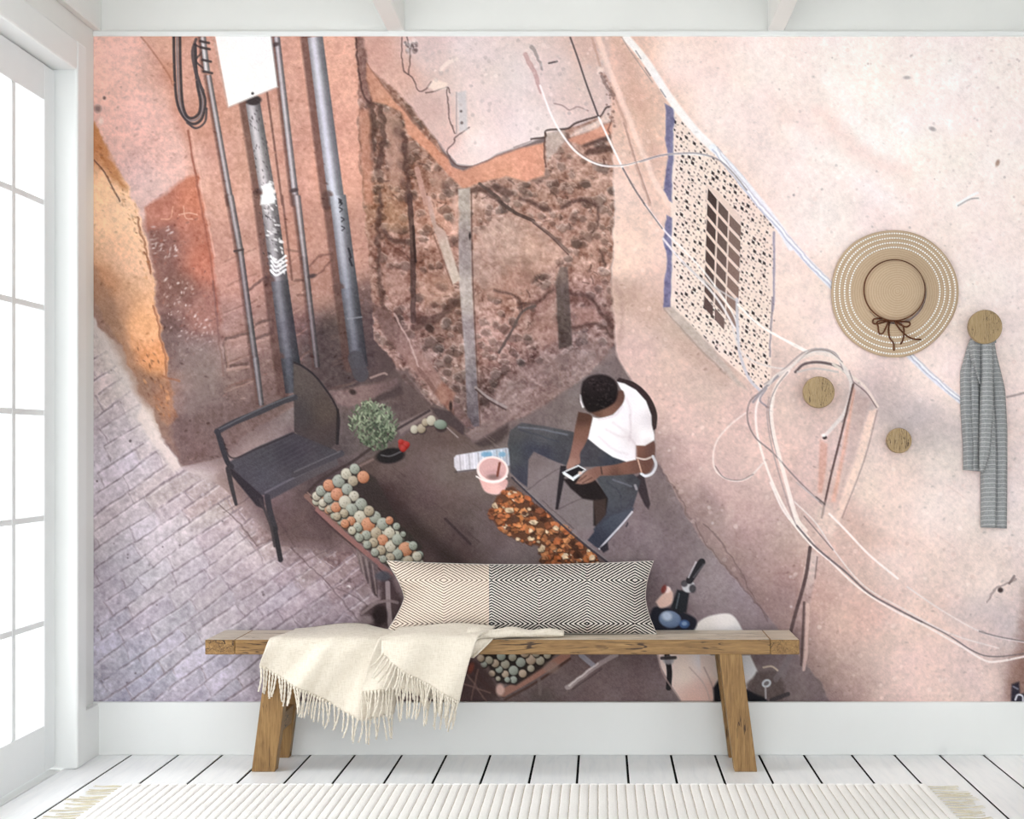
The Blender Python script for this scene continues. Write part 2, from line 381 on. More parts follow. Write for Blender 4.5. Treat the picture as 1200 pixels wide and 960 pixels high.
    # brick-red dado
    poly(W, [(170, 244), (219, 208), (232, 206), (251, 300), (262, 395), (250, 430), (200, 436), (188, 380), (178, 300)],
         [(190, 235, (184, 112, 92)), (225, 230, (200, 116, 88)), (240, 310, (190, 108, 84)), (190, 300, (142, 96, 86)), (210, 340, (130, 90, 82)), (240, 370, (160, 108, 96)), (200, 390, (108, 82, 78)), (240, 410, (140, 110, 106))], 2.5, .95, wob=2.5, tex=9)
    poly(B1, [(315, 190), (480, 150), (490, 470), (400, 480)], (122, 86, 80), 5, .55, wob=3)
    poly(B1, [(300, 150), (390, 130), (470, 160), (320, 200)], (176, 106, 88), 3, .5, wob=2)
    DADO = region([(172, 268), (236, 240), (258, 400), (200, 430), (188, 380)])
    speck(region([(175, 266), (200, 262), (210, 300), (182, 304)]), 34, [(222, 206, 202), (196, 176, 172)], 1., 3.0, .8, .4, -40, 40)
    speck(region([(190, 320), (215, 310), (255, 400), (215, 425), (195, 400)]), 90, [(214, 190, 184), (190, 158, 150), (226, 206, 200)], .8, 2.4, .75, .5, -50, 40)
    speck(DADO, 120, [(92, 66, 62), (164, 96, 78), (120, 80, 72)], .8, 2.6, .5, .5, -40, 60)
    line(B1, [(405, 130), (455, 125), (470, 60)], 1.3, (222, 160, 130), .8); line(B1, [(505, 105), (560, 95), (605, 105)], 1.3, (226, 176, 150), .8)
    line(B1, [(530, 60), (540, 120), (580, 130)], 1.3, (226, 176, 150), .7)
    poly(W, [(196, 395), (250, 400), (262, 470), (215, 500), (205, 440)], (128, 108, 106), 9, .65, wob=4)
    line(A1, [(555, 545), (590, 750), (625, 950), (680, 1250), (720, 1560)], 2.6, (158, 92, 74), .85, wob=.6)
    line(A1, [(572, 545), (612, 750), (645, 950), (705, 1250)], 2.0, (230, 176, 158), .5, wob=.6)
    line(W, [(250, 330), (256, 390), (262, 440)], 2.2, (120, 86, 80), .6, wob=1)
    # orange outer edge of the wall
    poly(W, [(100, 140), (112, 145), (130, 190), (152, 222), (168, 262), (180, 330), (192, 400), (200, 450), (208, 490), (196, 500), (168, 462), (150, 425), (110, 345), (100, 340)],
         [(112, 170, (206, 140, 92)), (118, 230, (250, 206, 168)), (140, 250, (244, 200, 166)), (150, 300, (240, 190, 156)), (168, 380, (238, 170, 120)), (182, 420, (230, 150, 96)), (116, 330, (202, 142, 104)), (130, 370, (178, 132, 104)), (190, 470, (160, 110, 84)), (172, 455, (140, 104, 88))], 1.6, 1, wob=3, tex=7)
    poly(W, [(104, 140), (112, 146), (128, 182), (150, 225), (140, 222), (116, 186), (104, 176)], (200, 128, 74), 3, .8, wob=3)
    poly(W, [(108, 310), (128, 340), (150, 400), (190, 480), (208, 530), (190, 510), (150, 440), (108, 360)], (150, 112, 92), 4, .6, wob=3)
    line(W, [(110, 188), (124, 203), (140, 236)], 1.6, (96, 64, 54), .8, wob=1)
    for p in ([(162, 255), (170, 290), (176, 322)], [(168, 296), (174, 305), (176, 320)], [(182, 360), (190, 400), (196, 440)], [(190, 440), (205, 446), (210, 448)]):
        line(W, p, 2.4, (150, 92, 64), .75, wob=2)
    speck(region([(150, 395), (182, 395), (205, 495), (180, 480)]), 60, [(112, 72, 54), (220, 148, 92), (196, 124, 76)], .8, 3.5, .7, .4, 60, 30)
    speck(region([(110, 150), (125, 190), (160, 240), (176, 320), (170, 330), (150, 250), (115, 200)]), 80, [(190, 118, 68), (150, 92, 60), (222, 160, 110)], .8, 3, .6, .5, 50, 40)
    ell(A1, (48, 420), 4, 4, (110, 92, 90), 0, 2, .7); ell(A1, (65, 490), 3, 4, (236, 222, 214), 0, 1.5, .7); ell(A1, (85, 360), 1.8, 2, (120, 92, 88))
    # rough masonry low on the wall
    for p in ([(770, 800), (890, 770), (900, 820)], [(770, 960), (890, 940)], [(900, 530), (990, 465), (1010, 480)], [(930, 720), (1020, 690), (1040, 740)], [(760, 800), (770, 950)], [(940, 800), (1030, 760)]):
        line(B1, p, 3.4, (92, 68, 64), .7, wob=2)
        line(B1, [(a + 6, b + 18) for a, b in p], 3, (186, 144, 132), .45, wob=2)
    for p in ([(80, 390), (150, 340), (215, 330)], [(90, 450), (150, 430), (210, 360)], [(0, 480), (60, 470)]):
        line(B2, p, 2.4, (112, 76, 68), .6, wob=2)
    for p in ([(1160, 470), (1195, 470)], [(1110, 300), (1180, 310)], [(1170, 560), (1200, 560)]):
        line(B1, p, 3, (110, 78, 70), .5, wob=1)
    for _ in range(120):
        x, y = rng.uniform(245, 440), rng.uniform(360, 470); a = rng.uniform(-.5, .2); L = rng.uniform(3, 12)
        line(W, [(x, y), (x + L * math.cos(a), y + L * math.sin(a))], rng.uniform(1, 2.6), sample(CAN, np.array(x), np.array(y)) + rng.uniform(-30, 26), .5, wob=1, clip=LWALL)
    poly(W, [(200, 490), (262, 480), (345, 440), (345, 470), (300, 520), (262, 548), (220, 545)], (96, 74, 72), 8, .55, wob=3)
    poly(W, [(370, 380), (440, 360), (470, 440), (400, 470), (350, 470)], (72, 58, 60), 12, .6, wob=3)
    
    # ---- 3. crumbling corner block: rubble face, plastered top slab
    RUB = region([(420, 40), (470, 95), (530, 195), (560, 208), (640, 165), (718, 120), (722, 240), (716, 330), (722, 400), (690, 440), (610, 490), (552, 505), (520, 480), (500, 470), (470, 440), (440, 400), (432, 300), (420, 160)], 2.5)
    fill(RUB, [(432, 90, (150, 108, 96)), (440, 170, (140, 104, 90)), (470, 170, (168, 124, 106)), (450, 240, (150, 106, 82)), (465, 300, (148, 108, 96)), (470, 380, (150, 114, 104)), (520, 260, (190, 136, 116)),
               (500, 330, (142, 100, 84)), (490, 420, (146, 112, 106)), (520, 380, (130, 96, 84)), (570, 240, (186, 146, 132)), (590, 290, (184, 148, 134)), (600, 350, (170, 126, 110)), (570, 400, (176, 134, 124)),
               (640, 210, (168, 128, 112)), (690, 220, (178, 136, 118)), (640, 260, (180, 136, 120)), (690, 300, (172, 128, 112)), (640, 370, (146, 112, 104)), (690, 380, (140, 108, 102)), (640, 440, (130, 106, 102)),
               (600, 460, (132, 106, 102)), (680, 420, (148, 122, 120)), (560, 470, (112, 90, 86))], ((N_MID, 12), (N_SML, 22), (N_CHIP, 16), (N_FINE, 12)))
    ys, xs = np.nonzero(RUB > .5)
    for k in rng.integers(0, len(ys), 620):     # broken stones and clods with lit upper and shaded lower edges
        x, y = XS[xs[k]], YS[ys[k]]; r = rng.uniform(2.5, 10) * rng.uniform(.6, 1); c = sample(CAN, np.array(x), np.array(y)); n = int(rng.integers(5, 8)); a0 = rng.uniform(0, 6)
        q = [(x + r * rng.uniform(.6, 1.1) * math.cos(a0 + 6.283 * i / n), y + .8 * r * rng.uniform(.6, 1.1) * math.sin(a0 + 6.283 * i / n)) for i in range(n)]
        poly(W, [(p[0] + 1.3, p[1] + 1.8) for p in q], c * .5, 1.2, .5, clip=RUB); poly(W, q, c * .9 + rng.uniform(6, 40) * np.array((1, .93, .88)), .9, .62, clip=RUB)
        lit = [p for p in q if p[1] < y + .2 * r]
        if len(lit) > 1: line(W, sorted(lit), 1.1, np.minimum(c + 62, 236), .5, sm=False, clip=RUB)
    for k in rng.integers(0, len(ys), 330):
        x, y = XS[xs[k]], YS[ys[k]]; a = rng.uniform(-1.9, 1.2); L = rng.uniform(2, 10)
        line(W, [(x, y), (x + L * .5 * math.cos(a) + 1, y + L * .5 * math.sin(a)), (x + L * math.cos(a), y + L * math.sin(a))], rng.uniform(.8, 2.2), (84, 58, 50), rng.uniform(.25, .65), clip=RUB)
    # big smoother boulders of clay
    poly(B3, [(-120, 180), (60, 110), (200, 140), (390, 310), (330, 400), (200, 450), (120, 560), (-60, 560), (-180, 420)], [(0, 250, (192, 156, 140)), (250, 280, (190, 148, 128)), (-100, 420, (176, 140, 128)), (60, 520, (170, 124, 108))], 3, .75, wob=4, tex=11)
    poly(B3, [(190, 590), (310, 500), (330, 800), (240, 850), (180, 740)], (168, 126, 118), 3, .7, wob=4, tex=12)
    poly(B3, [(410, 620), (560, 640), (580, 720), (430, 760)], (164, 122, 112), 3, .7, wob=4, tex=10)
    poly(B2, [(490, 380), (620, 420), (640, 560), (560, 620), (500, 520)], (170, 128, 116), 4, .6, wob=4, tex=10)
    poly(B2, [(690, 420), (900, 470), (900, 560), (720, 640)], (176, 130, 110), 4, .6, wob=4, tex=14)
    poly(B2, [(500, 60), (640, 40), (640, 200), (520, 190)], (164, 118, 88), 5, .5, wob=4, tex=12)
    for c, r in (((545, 520), 60), ((570, 620), 34), ((560, 700), 44), ((575, 800), 40), ((810, 830), 40)):
        ell(A2, c, r / 4.8, r * 1.4 / 4.8, (182, 138, 120), -15, 2.5, .7); ell(A2, (c[0] + 40, c[1] + 40), r * .5 / 4.8, r * .9 / 4.8, (96, 70, 62), -15, 2.5, .6)
    # dark recesses
    for T, p, wd in ((A2, [(430, 380), (440, 560), (420, 700)], 9), (A2, [(490, 420), (500, 620), (470, 760)], 7), (A2, [(620, 560), (630, 700), (640, 940)], 6), (B2, [(480, 0), (470, 300), (490, 560), (560, 860)], 5),
                     (B2, [(500, 200), (560, 250), (640, 260)], 6), (B2, [(690, 690), (800, 690), (900, 600)], 8), (B2, [(680, 730), (720, 720)], 8), (B2, [(510, 640), (570, 760), (620, 900)], 4),
                     (B3, [(120, 20), (220, 60), (290, 70)], 5), (B3, [(350, 60), (440, 20), (540, 60), (560, 160)], 3.5), (B3, [(560, 310), (600, 400)], 4), (B3, [(390, 540), (520, 570), (600, 700), (650, 760)], 5),
                     (B3, [(410, 750), (560, 730), (640, 790)], 4), (B3, [(120, 620), (200, 590), (300, 520)], 3), (B3, [(-20, 520), (100, 560), (120, 640)], 3), (A3, [(480, 620), (600, 570)], 12), (A3, [(500, 680), (610, 650)], 8), (A3, [(-20, 850), (60, 900)], 8), (A2, [(930, 890), (1080, 870), (1180, 960)], 7)):
        line(T, p, wd, (78, 54, 48), .7, wob=3, soft=1.6)
    poly(W, [(552, 490), (610, 430), (700, 400), (722, 410), (690, 440), (606, 492), (560, 512)], (142, 116, 112), 4, .6, wob=4, tex=12)
    # vertical masonry strip beside the left wall
    poly(A2, [(350, 20), (420, 20), (420, 160), (430, 380), (400, 380), (360, 200)], (140, 102, 94), 3, .8, wob=1.5, tex=10)
    poly(A2, [(360, 430), (420, 420), (440, 760), (440, 960), (400, 960), (375, 700)], (196, 132, 108), 2.5, .8, wob=1.5, tex=8)
    line(A2, [(350, 30), (360, 180), (385, 330), (425, 390)], 2.4, (84, 56, 52), .8, wob=1)
    # plaster slab
    poly(W, [(424, 36), (726, 36), (718, 124), (716, 132), (640, 160), (588, 180), (555, 196), (536, 192), (528, 184), (500, 150), (470, 112), (432, 78)],
         [(440, 60, (208, 156, 142)), (470, 90, (212, 164, 150)), (500, 130, (206, 168, 160)), (520, 165, (214, 178, 170)), (500, 60, (210, 184, 182)), (550, 60, (222, 206, 205)), (560, 110, (222, 204, 202)), (560, 170, (232, 216, 214)),
          (610, 90, (218, 204, 203)), (620, 150, (230, 216, 215)), (650, 80, (214, 194, 190)), (680, 100, (214, 188, 182)), (690, 60, (212, 176, 164)), (540, 190, (226, 204, 200))], 1.6, 1, wob=1.5, tex=6)
    poly(A2, [(410, 160), (480, 260), (560, 370), (640, 460), (740, 580), (860, 700), (890, 760), (860, 790), (760, 680), (640, 560), (600, 440), (520, 400), (440, 380), (405, 260)],
         [(450, 280, (196, 136, 112)), (600, 440, (206, 140, 112)), (760, 640, (212, 142, 112)), (870, 740, (206, 138, 110))], 1.4, 1, wob=1.2, tex=7)
    line(A2, [(410, 160), (500, 290), (600, 400), (700, 520), (860, 690)], 1.6, (150, 98, 80), .6, wob=1)
    for p in ([(610, 20), (610, 190), (660, 250), (700, 320), (740, 310), (770, 270)], [(740, 330), (800, 320), (860, 300), (880, 330)], [(860, 310), (870, 450), (900, 560)], [(985, 530), (905, 580), (900, 610), (865, 650), (870, 690), (890, 720), (940, 745), (1000, 745), (1080, 715), (1190, 680)], [(640, 20), (650, 130), (640, 230)]):
        line(A2, p, 1.6, (104, 78, 76), .85, wob=1.2)
    speck(region([(620, 40), (690, 40), (690, 100), (640, 110)], T=A2), 30, [(90, 72, 74), (220, 210, 210)], .8, 3.5, .7)
    poly(A2, [(750, 300), (790, 250), (860, 280), (850, 310), (790, 320)], (236, 218, 208), 1.5, .8, wob=1.5); line(A2, [(820, 210), (860, 170), (905, 140)], 4, (236, 222, 216), .6, wob=2)
    poly(A2, [(915, 330), (965, 320), (975, 540), (925, 555)], (198, 192, 196), 1.6, .85, tex=6); ell(A2, (938, 435), 1.5, 1.5, (110, 96, 98)); ell(A2, (942, 500), 1.8, 1.8, (120, 104, 106)); line(A2, [(912, 330), (912, 560)], 1.2, (150, 138, 140), .7)
    # orange front edge of the slab
    poly(A3, [(-290, 735), (-200, 770), (0, 690), (120, 640), (250, 615), (255, 800), (150, 840), (40, 800), (-100, 830), (-200, 870), (-290, 800)], [(0, 760, (222, 152, 122)), (150, 720, (226, 152, 124)), (-200, 800, (206, 138, 112)), (250, 740, (214, 146, 118))], 1.6, 1, wob=1.5, tex=8)
    poly(A3, [(380, 600), (520, 540), (640, 490), (640, 560), (560, 590), (460, 630)], (212, 144, 118), 1.6, .95, wob=1.5, tex=8)
    poly(A3, [(255, 560), (360, 545), (380, 600), (300, 680), (270, 720), (258, 640)], (190, 168, 158), 2, .9, wob=1.5, tex=9)
    poly(A3, [(400, 580), (460, 520), (560, 480), (640, 420), (640, 480), (520, 540)], (226, 204, 194), 2, .9, wob=1.5, tex=6)
    line(A3, [(180, 590), (260, 580), (262, 545), (380, 535), (440, 495), (540, 465), (570, 460), (600, 415), (630, 405)], 2.4, (78, 62, 60), .9, wob=1)
    line(A3, [(258, 560), (250, 660), (262, 750)], 2, (96, 66, 58), .8, wob=1); line(A3, [(640, 420), (620, 520), (640, 600)], 2, (110, 76, 66), .7, wob=2)
    line(A3, [(80, 640), (180, 600)], 1.4, (120, 96, 92), .6, wob=1)
    line(A3, [(300, 395), (350, 405), (400, 430), (440, 410), (500, 430)], 1.6, (150, 118, 116), .7, wob=2)
    line(A3, [(150, 120), (200, 230), (240, 330)], 5, (190, 142, 138), .7, wob=1.5); line(A3, [(175, 80), (215, 120), (240, 200)], 4, (128, 116, 114), .6, wob=2.5); line(A3, [(280, 165), (325, 155)], 2.2, (76, 66, 68), .9)
    speck(region([(480, 40), (720, 40), (710, 120), (560, 180)]), 160, [(196, 178, 178), (238, 226, 224), (180, 158, 156)], .8, 2.6, .5)
    # timber posts in the rubble
    poly(W, [(537, 222), (551, 220), (553, 330), (558, 425), (562, 500), (548, 502), (545, 420), (538, 330)], [(544, 230, (172, 156, 148)), (546, 300, (150, 136, 134)), (548, 340, (176, 160, 154)), (551, 400, (150, 136, 138)), (552, 450, (116, 106, 112)), (555, 500, (92, 84, 90))], 1, 1, tex=12)
    line(W, [(552.5, 225), (554, 320), (559, 425), (563, 500)], 1.6, (92, 68, 62), .7); ell(B2, (988, 225), 1.4, 4, (40, 34, 34))
    poly(B3, [(340, 400), (385, 395), (395, 560), (412, 840), (335, 862), (325, 620), (318, 480)], [(360, 420, (120, 100, 92)), (360, 560, (96, 82, 78)), (370, 780, (82, 68, 64))], 1.2, 1, tex=8)
    line(B3, [(0, 25), (60, 70), (110, 105), (190, 140)], 4.2, (80, 62, 56), .9, wob=.8); line(B3, [(190, 145), (290, 220), (395, 315)], 3, (120, 96, 88), .9, wob=.8); line(B3, [(190, 150), (290, 230), (390, 330)], 1.5, (82, 60, 54), .8)
    line(W, [(562, 215), (585, 232)], 3.6, (92, 74, 68), .9, wob=.8)
    line(B3, [(0, 880), (70, 760), (130, 650), (200, 615)], 3.2, (92, 78, 74), .95, wob=.8); line(B3, [(130, 650), (128, 610), (150, 600)], 1.6, (80, 60, 56), .8)
    line(B2, [(650, 0), (660, 160), (668, 360), (668, 700)], 6.5, (74, 54, 50), .8, wob=.8); line(B2, [(668, 170), (682, 370)], 3, (48, 34, 32), .8)
    poly(B2, [(735, 0), (765, 0), (800, 160), (850, 200), (935, 470), (892, 497), (810, 260), (770, 140)], [(750, 20, (190, 148, 136)), (800, 200, (184, 150, 138)), (860, 300, (188, 166, 150)), (910, 470, (196, 176, 162))], 1, 1, tex=5)
    line(B2, [(770, 180), (850, 400), (890, 500)], 1.8, (112, 78, 66), .6); line(A2, [(690, 760), (740, 950)], 6, (186, 140, 126), .9)
    poly(B2, [(890, 0), (930, 0), (920, 180), (890, 190)], (206, 160, 144), 2, .7, wob=2)
    # sloping plank and kerb at the foot of the rubble
    poly(W, [(432, 352), (452, 362), (500, 420), (556, 500), (540, 500), (500, 452), (455, 400)], [(450, 370, (120, 92, 86)), (500, 430, (150, 112, 104)), (540, 490, (112, 86, 84))], 1.5, .9, wob=2, tex=9)
    line(B2, [(560, 660), (640, 800), (700, 960)], 2.2, (192, 160, 152), .7, wob=1); line(C2, [(590, 40), (690, 160), (770, 260)], 2.4, (186, 150, 142), .8, wob=1); line(C2, [(700, 60), (820, 220), (890, 320)], 5, (112, 78, 70), .7, wob=1.5)
    poly(C2, [(570, 60), (640, 60), (780, 270), (700, 330), (600, 200)], (92, 76, 74), 3, .8, wob=2)
    poly(C2, [(830, 130), (900, 200), (890, 290), (860, 300), (790, 200)], (150, 104, 88), 2, .8, wob=2, tex=8); ell(C2, (880, 270), 2, 6, (50, 36, 34))
    poly(C2, [(960, 420), (1200, 290), (1200, 360), (1010, 475)], [(980, 430, (140, 118, 114)), (1190, 310, (128, 104, 100)), (1000, 460, (110, 92, 90))], 1.5, 1, wob=1.5, tex=9)
    poly(C2, [(1010, 475), (1200, 370), (1200, 420), (1130, 480), (1050, 500)], (66, 54, 54), 2.5, .85, wob=2)
    line(C2, [(1020, 165), (1090, 220), (1190, 275)], 3, (150, 136, 134), .9); line(C2, [(1020, 175), (1090, 235), (1190, 290)], 2, (70, 54, 52), .8)
    poly(C2, [(880, 300), (960, 380), (950, 440), (1000, 500), (960, 480), (800, 330), (770, 280), (800, 280)], (68, 56, 58), 1.5, .9)
    # kerb stones behind the plant
    poly(C2, [(210, 190), (410, 150), (580, 110), (600, 150), (400, 260), (300, 290), (250, 260)], [(250, 230, (122, 98, 98)), (400, 200, (118, 92, 90)), (570, 130, (100, 80, 80))], 2, .95, wob=2.5, tex=9)
    poly(C2, [(400, 260), (600, 140), (610, 200), (470, 260), (420, 330)], (70, 56, 56), 2.5, .9, wob=2); line(C2, [(430, 110), (500, 85), (520, 90)], 2.4, (168, 140, 132), .7); ell(C2, (330, 190), 4, 3, (48, 38, 38), 20, 1.2, .9)
    poly(C2, [(245, 300), (330, 320), (420, 480), (300, 560), (240, 480)], (88, 76, 76), 3, .8, wob=2, tex=6)
    poly(C2, [(560, 380), (660, 330), (760, 290), (770, 310), (600, 430)], (130, 112, 110), 1.6, .8, wob=1)
    
    # ---- 4. pale wall on the right
    RW = region([(714, 30), (1300, 30), (1300, 850), (985, 850), (962, 800), (935, 765), (900, 722), (862, 680), (820, 630), (795, 585), (770, 540), (764, 470), (740, 444), (722, 418), (716, 340), (720, 240), (716, 130)], 1.5, 1.6)
    fill(RW, [(735, 70, (222, 182, 166)), (745, 120, (218, 176, 156)), (770, 190, (222, 184, 166)), (730, 230, (226, 196, 184)), (740, 300, (234, 204, 190)), (735, 345, (200, 166, 152)), (760, 360, (214, 178, 164)), (745, 420, (212, 178, 170)), (790, 420, (212, 180, 168)), (830, 450, (208, 178, 166)),
              (785, 480, (216, 180, 172)), (800, 540, (206, 172, 166)), (850, 500, (218, 186, 178)), (860, 580, (202, 168, 162)), (830, 600, (172, 144, 142)), (880, 650, (172, 142, 138)), (920, 700, (160, 130, 128)), (900, 540, (222, 190, 182)),
              (800, 70, (240, 220, 214)), (850, 130, (238, 222, 217)), (900, 80, (245, 232, 229)), (1000, 80, (248, 238, 236)), (1100, 70, (245, 235, 233)), (1190, 90, (244, 234, 230)), (1050, 160, (247, 238, 235)), (960, 190, (243, 230, 227)), (1150, 200, (244, 233, 229)),
              (1160, 330, (243, 230, 227)), (960, 260, (242, 230, 227)), (940, 330, (236, 216, 208)), (990, 400, (240, 222, 216)), (1100, 440, (240, 224, 219)), (950, 480, (212, 184, 178)), (1030, 470, (206, 184, 180)), (1080, 500, (206, 190, 188)), (1120, 540, (228, 212, 208)), (1040, 560, (228, 206, 198)), (1100, 600, (236, 222, 216)), (1180, 600, (234, 222, 220)),
              (990, 640, (216, 182, 170)), (1060, 650, (230, 208, 200)), (1150, 680, (228, 210, 204)), (1190, 740, (206, 188, 186)), (960, 700, (198, 158, 148)), (1000, 720, (214, 176, 164)), (1080, 730, (226, 200, 190)), (1080, 790, (228, 200, 192)), (1150, 800, (224, 200, 194)), (990, 800, (190, 158, 150)), (1195, 790, (170, 140, 134)),
              (800, 380, (206, 178, 166)), (1250, 400, (240, 228, 225)), (1250, 700, (214, 196, 192))], ((N_MID, 4), (N_SML, 3), (N_FINE, 3.2), (N_STREAK, 2)))
    line(W, [(764, 520), (800, 590), (860, 672), (930, 755), (985, 830)], 46, (124, 100, 98), .42, soft=20, wob=5, clip=RW)
    poly(W, [(760, 560), (800, 600), (870, 690), (960, 800), (990, 830), (930, 830), (900, 740), (830, 650), (780, 600)], (112, 92, 94), 16, .5, wob=5, clip=RW)
    for p in ([(770, 545), (800, 590), (830, 640), (870, 690), (900, 725)], [(826, 615), (850, 640), (870, 680), (900, 730)]):
        line(W, p, 2, (104, 84, 84), .5, wob=3)
    poly(W, [(716, 330), (740, 335), (780, 350), (830, 400), (870, 440), (850, 450), (800, 420), (760, 380), (716, 350)], (176, 142, 124), 10, .35)
    line(W, [(722, 330), (728, 360), (726, 400)], 5, (170, 136, 124), .5, wob=3, soft=2.5)
    line(A3, [(520, 20), (570, 180), (640, 330), (700, 480), (760, 700), (850, 960)], 3, (186, 142, 126), .55, wob=1)
    line(A3, [(560, 20), (620, 200), (690, 380), (780, 600), (880, 840), (960, 960)], 6.5, (236, 212, 202), .75, wob=1, soft=1.5)
    line(A3, [(650, 20), (720, 150), (800, 420), (880, 700)], 14, (206, 158, 138), .45, wob=3, soft=6)
    line(A3, [(575, 230), (600, 290), (640, 340)], 4, (120, 94, 88), .6, wob=2); ell(A3, (570, 205), 4, 4, (232, 214, 206), 0, 1.5, .8); speck(region([(560, 200), (640, 280), (650, 520), (620, 500), (590, 320)], T=A3), 40, [(120, 88, 80), (176, 130, 116)], .7, 2, .7)
    speck(RW, 900, [(226, 200, 194), (252, 246, 244), (214, 188, 182)], .8, 2.8, .3)
    speck(region([(900, 60), (1200, 60), (1200, 400), (930, 300)]), 60, [(190, 170, 168), (150, 132, 132)], .7, 1.8, .55)
    for p, a in (([(975, 90), (1010, 150), (1060, 200)], .75), ([(930, 150), (990, 200), (1060, 250)], .6), ([(1040, 120), (1060, 160)], .5), ([(1095, 130), (1115, 150)], .6)):
        line(W, p, 20, (252, 247, 246), a * .7, soft=8, wob=5)
    for p, a in (([(960, 130), (1010, 180), (1060, 205)], .5), ([(900, 110), (960, 165)], .3), ([(1050, 520), (1100, 500), (1140, 540)], .25)):
        line(W, p, 16, (232, 206, 202), a, soft=8, wob=5)
    line(W, [(1010, 470), (1060, 490), (1120, 515)], 40, (178, 166, 168), .4, soft=14, wob=6); line(W, [(1120, 720), (1160, 715), (1200, 745)], 26, (196, 184, 186), .4, soft=10, wob=5)
    line(W, [(965, 560), (1000, 610), (1040, 640)], 20, (206, 158, 142), .25, soft=10, wob=6)
    speck(region([(900, 600), (1200, 640), (1200, 815), (1000, 815), (960, 720)]), 160, [(196, 160, 150), (240, 222, 216)], .8, 3, .3)
    line(E5, [(885, 800), (940, 765), (980, 745)], 3, (252, 250, 250), .9); line(E5, [(890, 805), (945, 775), (985, 770)], 1.4, (120, 112, 114), .7); ell(E5, (1075, 605), 2.4, 4, (150, 110, 90), 20, 1, .8); ell(E5, (770, 445), 4, 2.4, (140, 128, 130), 20, 1, .7); ell(E5, (650, 205), 4, 2, (150, 138, 140), 0, 1, .7)
    line(E4, [(905, 520), (960, 470), (1020, 420)], 2.5, (150, 128, 126), .7, wob=3); ell(E4, (968, 468), 3.2, 3, (60, 46, 48), 0, 1, .9); line(E4, [(1005, 440), (1025, 410)], 3, (110, 92, 92), .7); line(W, [(1180, 466), (1200, 461)], 2.4, (150, 128, 126), .7, wob=1)
    poly(W, [(1180, 822), (1190, 770), (1205, 690), (1240, 700), (1262, 822)], (120, 80, 66), 8, .55, wob=4)
    poly(E4, [(1015, 860), (1045, 850), (1050, 900), (1100, 890), (1100, 960), (1010, 960)], (46, 44, 58), 1.5, .95); line(E4, [(1030, 925), (1040, 905), (1060, 910), (1062, 935)], 2, (220, 220, 230), .9); line(E4, [(1022, 870), (1040, 880)], 2, (130, 130, 150), .8)
    
    # ---- 5. carved window screen
    G = 'printed_window_screen'
    poly(W, [(786, 122), (800, 138), (835, 180), (868, 214), (890, 240), (908, 252), (905, 380), (903, 452), (894, 462), (870, 440), (842, 415), (800, 372), (786, 360)], (232, 214, 205), 1, 1, tag=G, tex=6)
    SCR = region([(789, 132), (835, 182), (868, 216), (905, 254), (903, 380), (900, 450), (892, 458), (842, 412), (788, 358)])
    for i in range(0, 17):
        for j in range(-8, 40):
            x = 792 + 7.0 * i + rng.uniform(-1.9, 1.9); y = 140 + 9.0 * j + .93 * (x - 789) + (4.5 if i % 2 else 0) + rng.uniform(-2.2, 2.2)
            if sample(SCR, np.array(x), np.array(y)) < .5: continue
            big = rng.random()
            cc = (52, 40, 42) if big > .35 else (120, 92, 84)
            r = rng.uniform(1.1, 2.1) if big > .35 else rng.uniform(.8, 1.3)
            poly(W, [(x - r * .8, y - r * 1.5), (x + r, y - .1 * r), (x + r * .8, y + r * 1.6), (x - r, y + .4 * r)], cc, .55, .95, clip=SCR)
            ell(W, (x + 3.4, y + 3.9), 1.0, .9, (140, 112, 104), 40, .6, .8); ell(W, (x + 1.2, y - 4.2), .9, 1.1, (164, 132, 122), 0, .6, .6)
    # barred opening
    poly(E1, [(372, 560), (440, 600), (570, 745), (556, 960), (540, 1230), (520, 1340), (420, 1240), (358, 1180), (366, 900)], (222, 200, 190), 1, 1, tag=G)
    for ci, (xa, xb, ya, n, cc) in enumerate(((382, 432, 580, 8, (74, 58, 56)), (442, 496, 650, 8, (98, 80, 76)), (504, 568, 726, 7, (124, 100, 92)))):
        for r in range(n):
            o = r * 86; sh = -r * 3.0; dy = 62 if ci < 2 else 68
            poly(E1, [(xa + sh, ya + o), (xb + sh, ya + o + dy), (xb + sh - 2, ya + o + dy + 64), (xa + sh - 3, ya + o + 64)], (cc[0] + 3 * r, cc[1] + 2 * r, cc[2] + 2 * r), .5, 1, tag=G)
    BL = (104, 104, 146)
    poly(E1, [(140, 100), (190, 130), (192, 160), (186, 400), (178, 660), (165, 650), (130, 590), (145, 480), (160, 400), (142, 300), (148, 180)], BL, 1, .9, tex=14, wob=.8)
    poly(E1, [(150, 730), (180, 745), (178, 960), (160, 960), (130, 860)], BL, 1, .9, tex=14, wob=.8)
    poly(E2, [(130, 0), (165, 40), (178, 100), (172, 385), (130, 388), (135, 240), (155, 130)], BL, 1, .9, tex=14, wob=.8)
    line(E1, [(752, 830), (752, 1200), (745, 1270)], 2.4, (140, 132, 158), .8, wob=.6); line(E2, [(745, 330), (735, 540), (730, 660)], 2.2, (128, 114, 128), .7, wob=.6)
    line(E1, [(430, 350), (500, 430), (580, 520), (660, 640), (750, 740)], 2.4, (150, 140, 158), .8, wob=1)
    poly(E2, [(135, 390), (185, 385), (380, 580), (600, 850), (560, 830), (400, 680), (240, 520)], (190, 172, 162), 2, .9, wob=1, tex=6)
    line(E2, [(140, 400), (300, 580), (480, 760)], 2, (156, 134, 124), .5, wob=1)
    # white painted band and cables running down the wall
    line(A3, [(715, 20), (830, 160), (960, 360), (1100, 540), (1200, 640)], 9, (242, 238, 238), .95, soft=1.2)
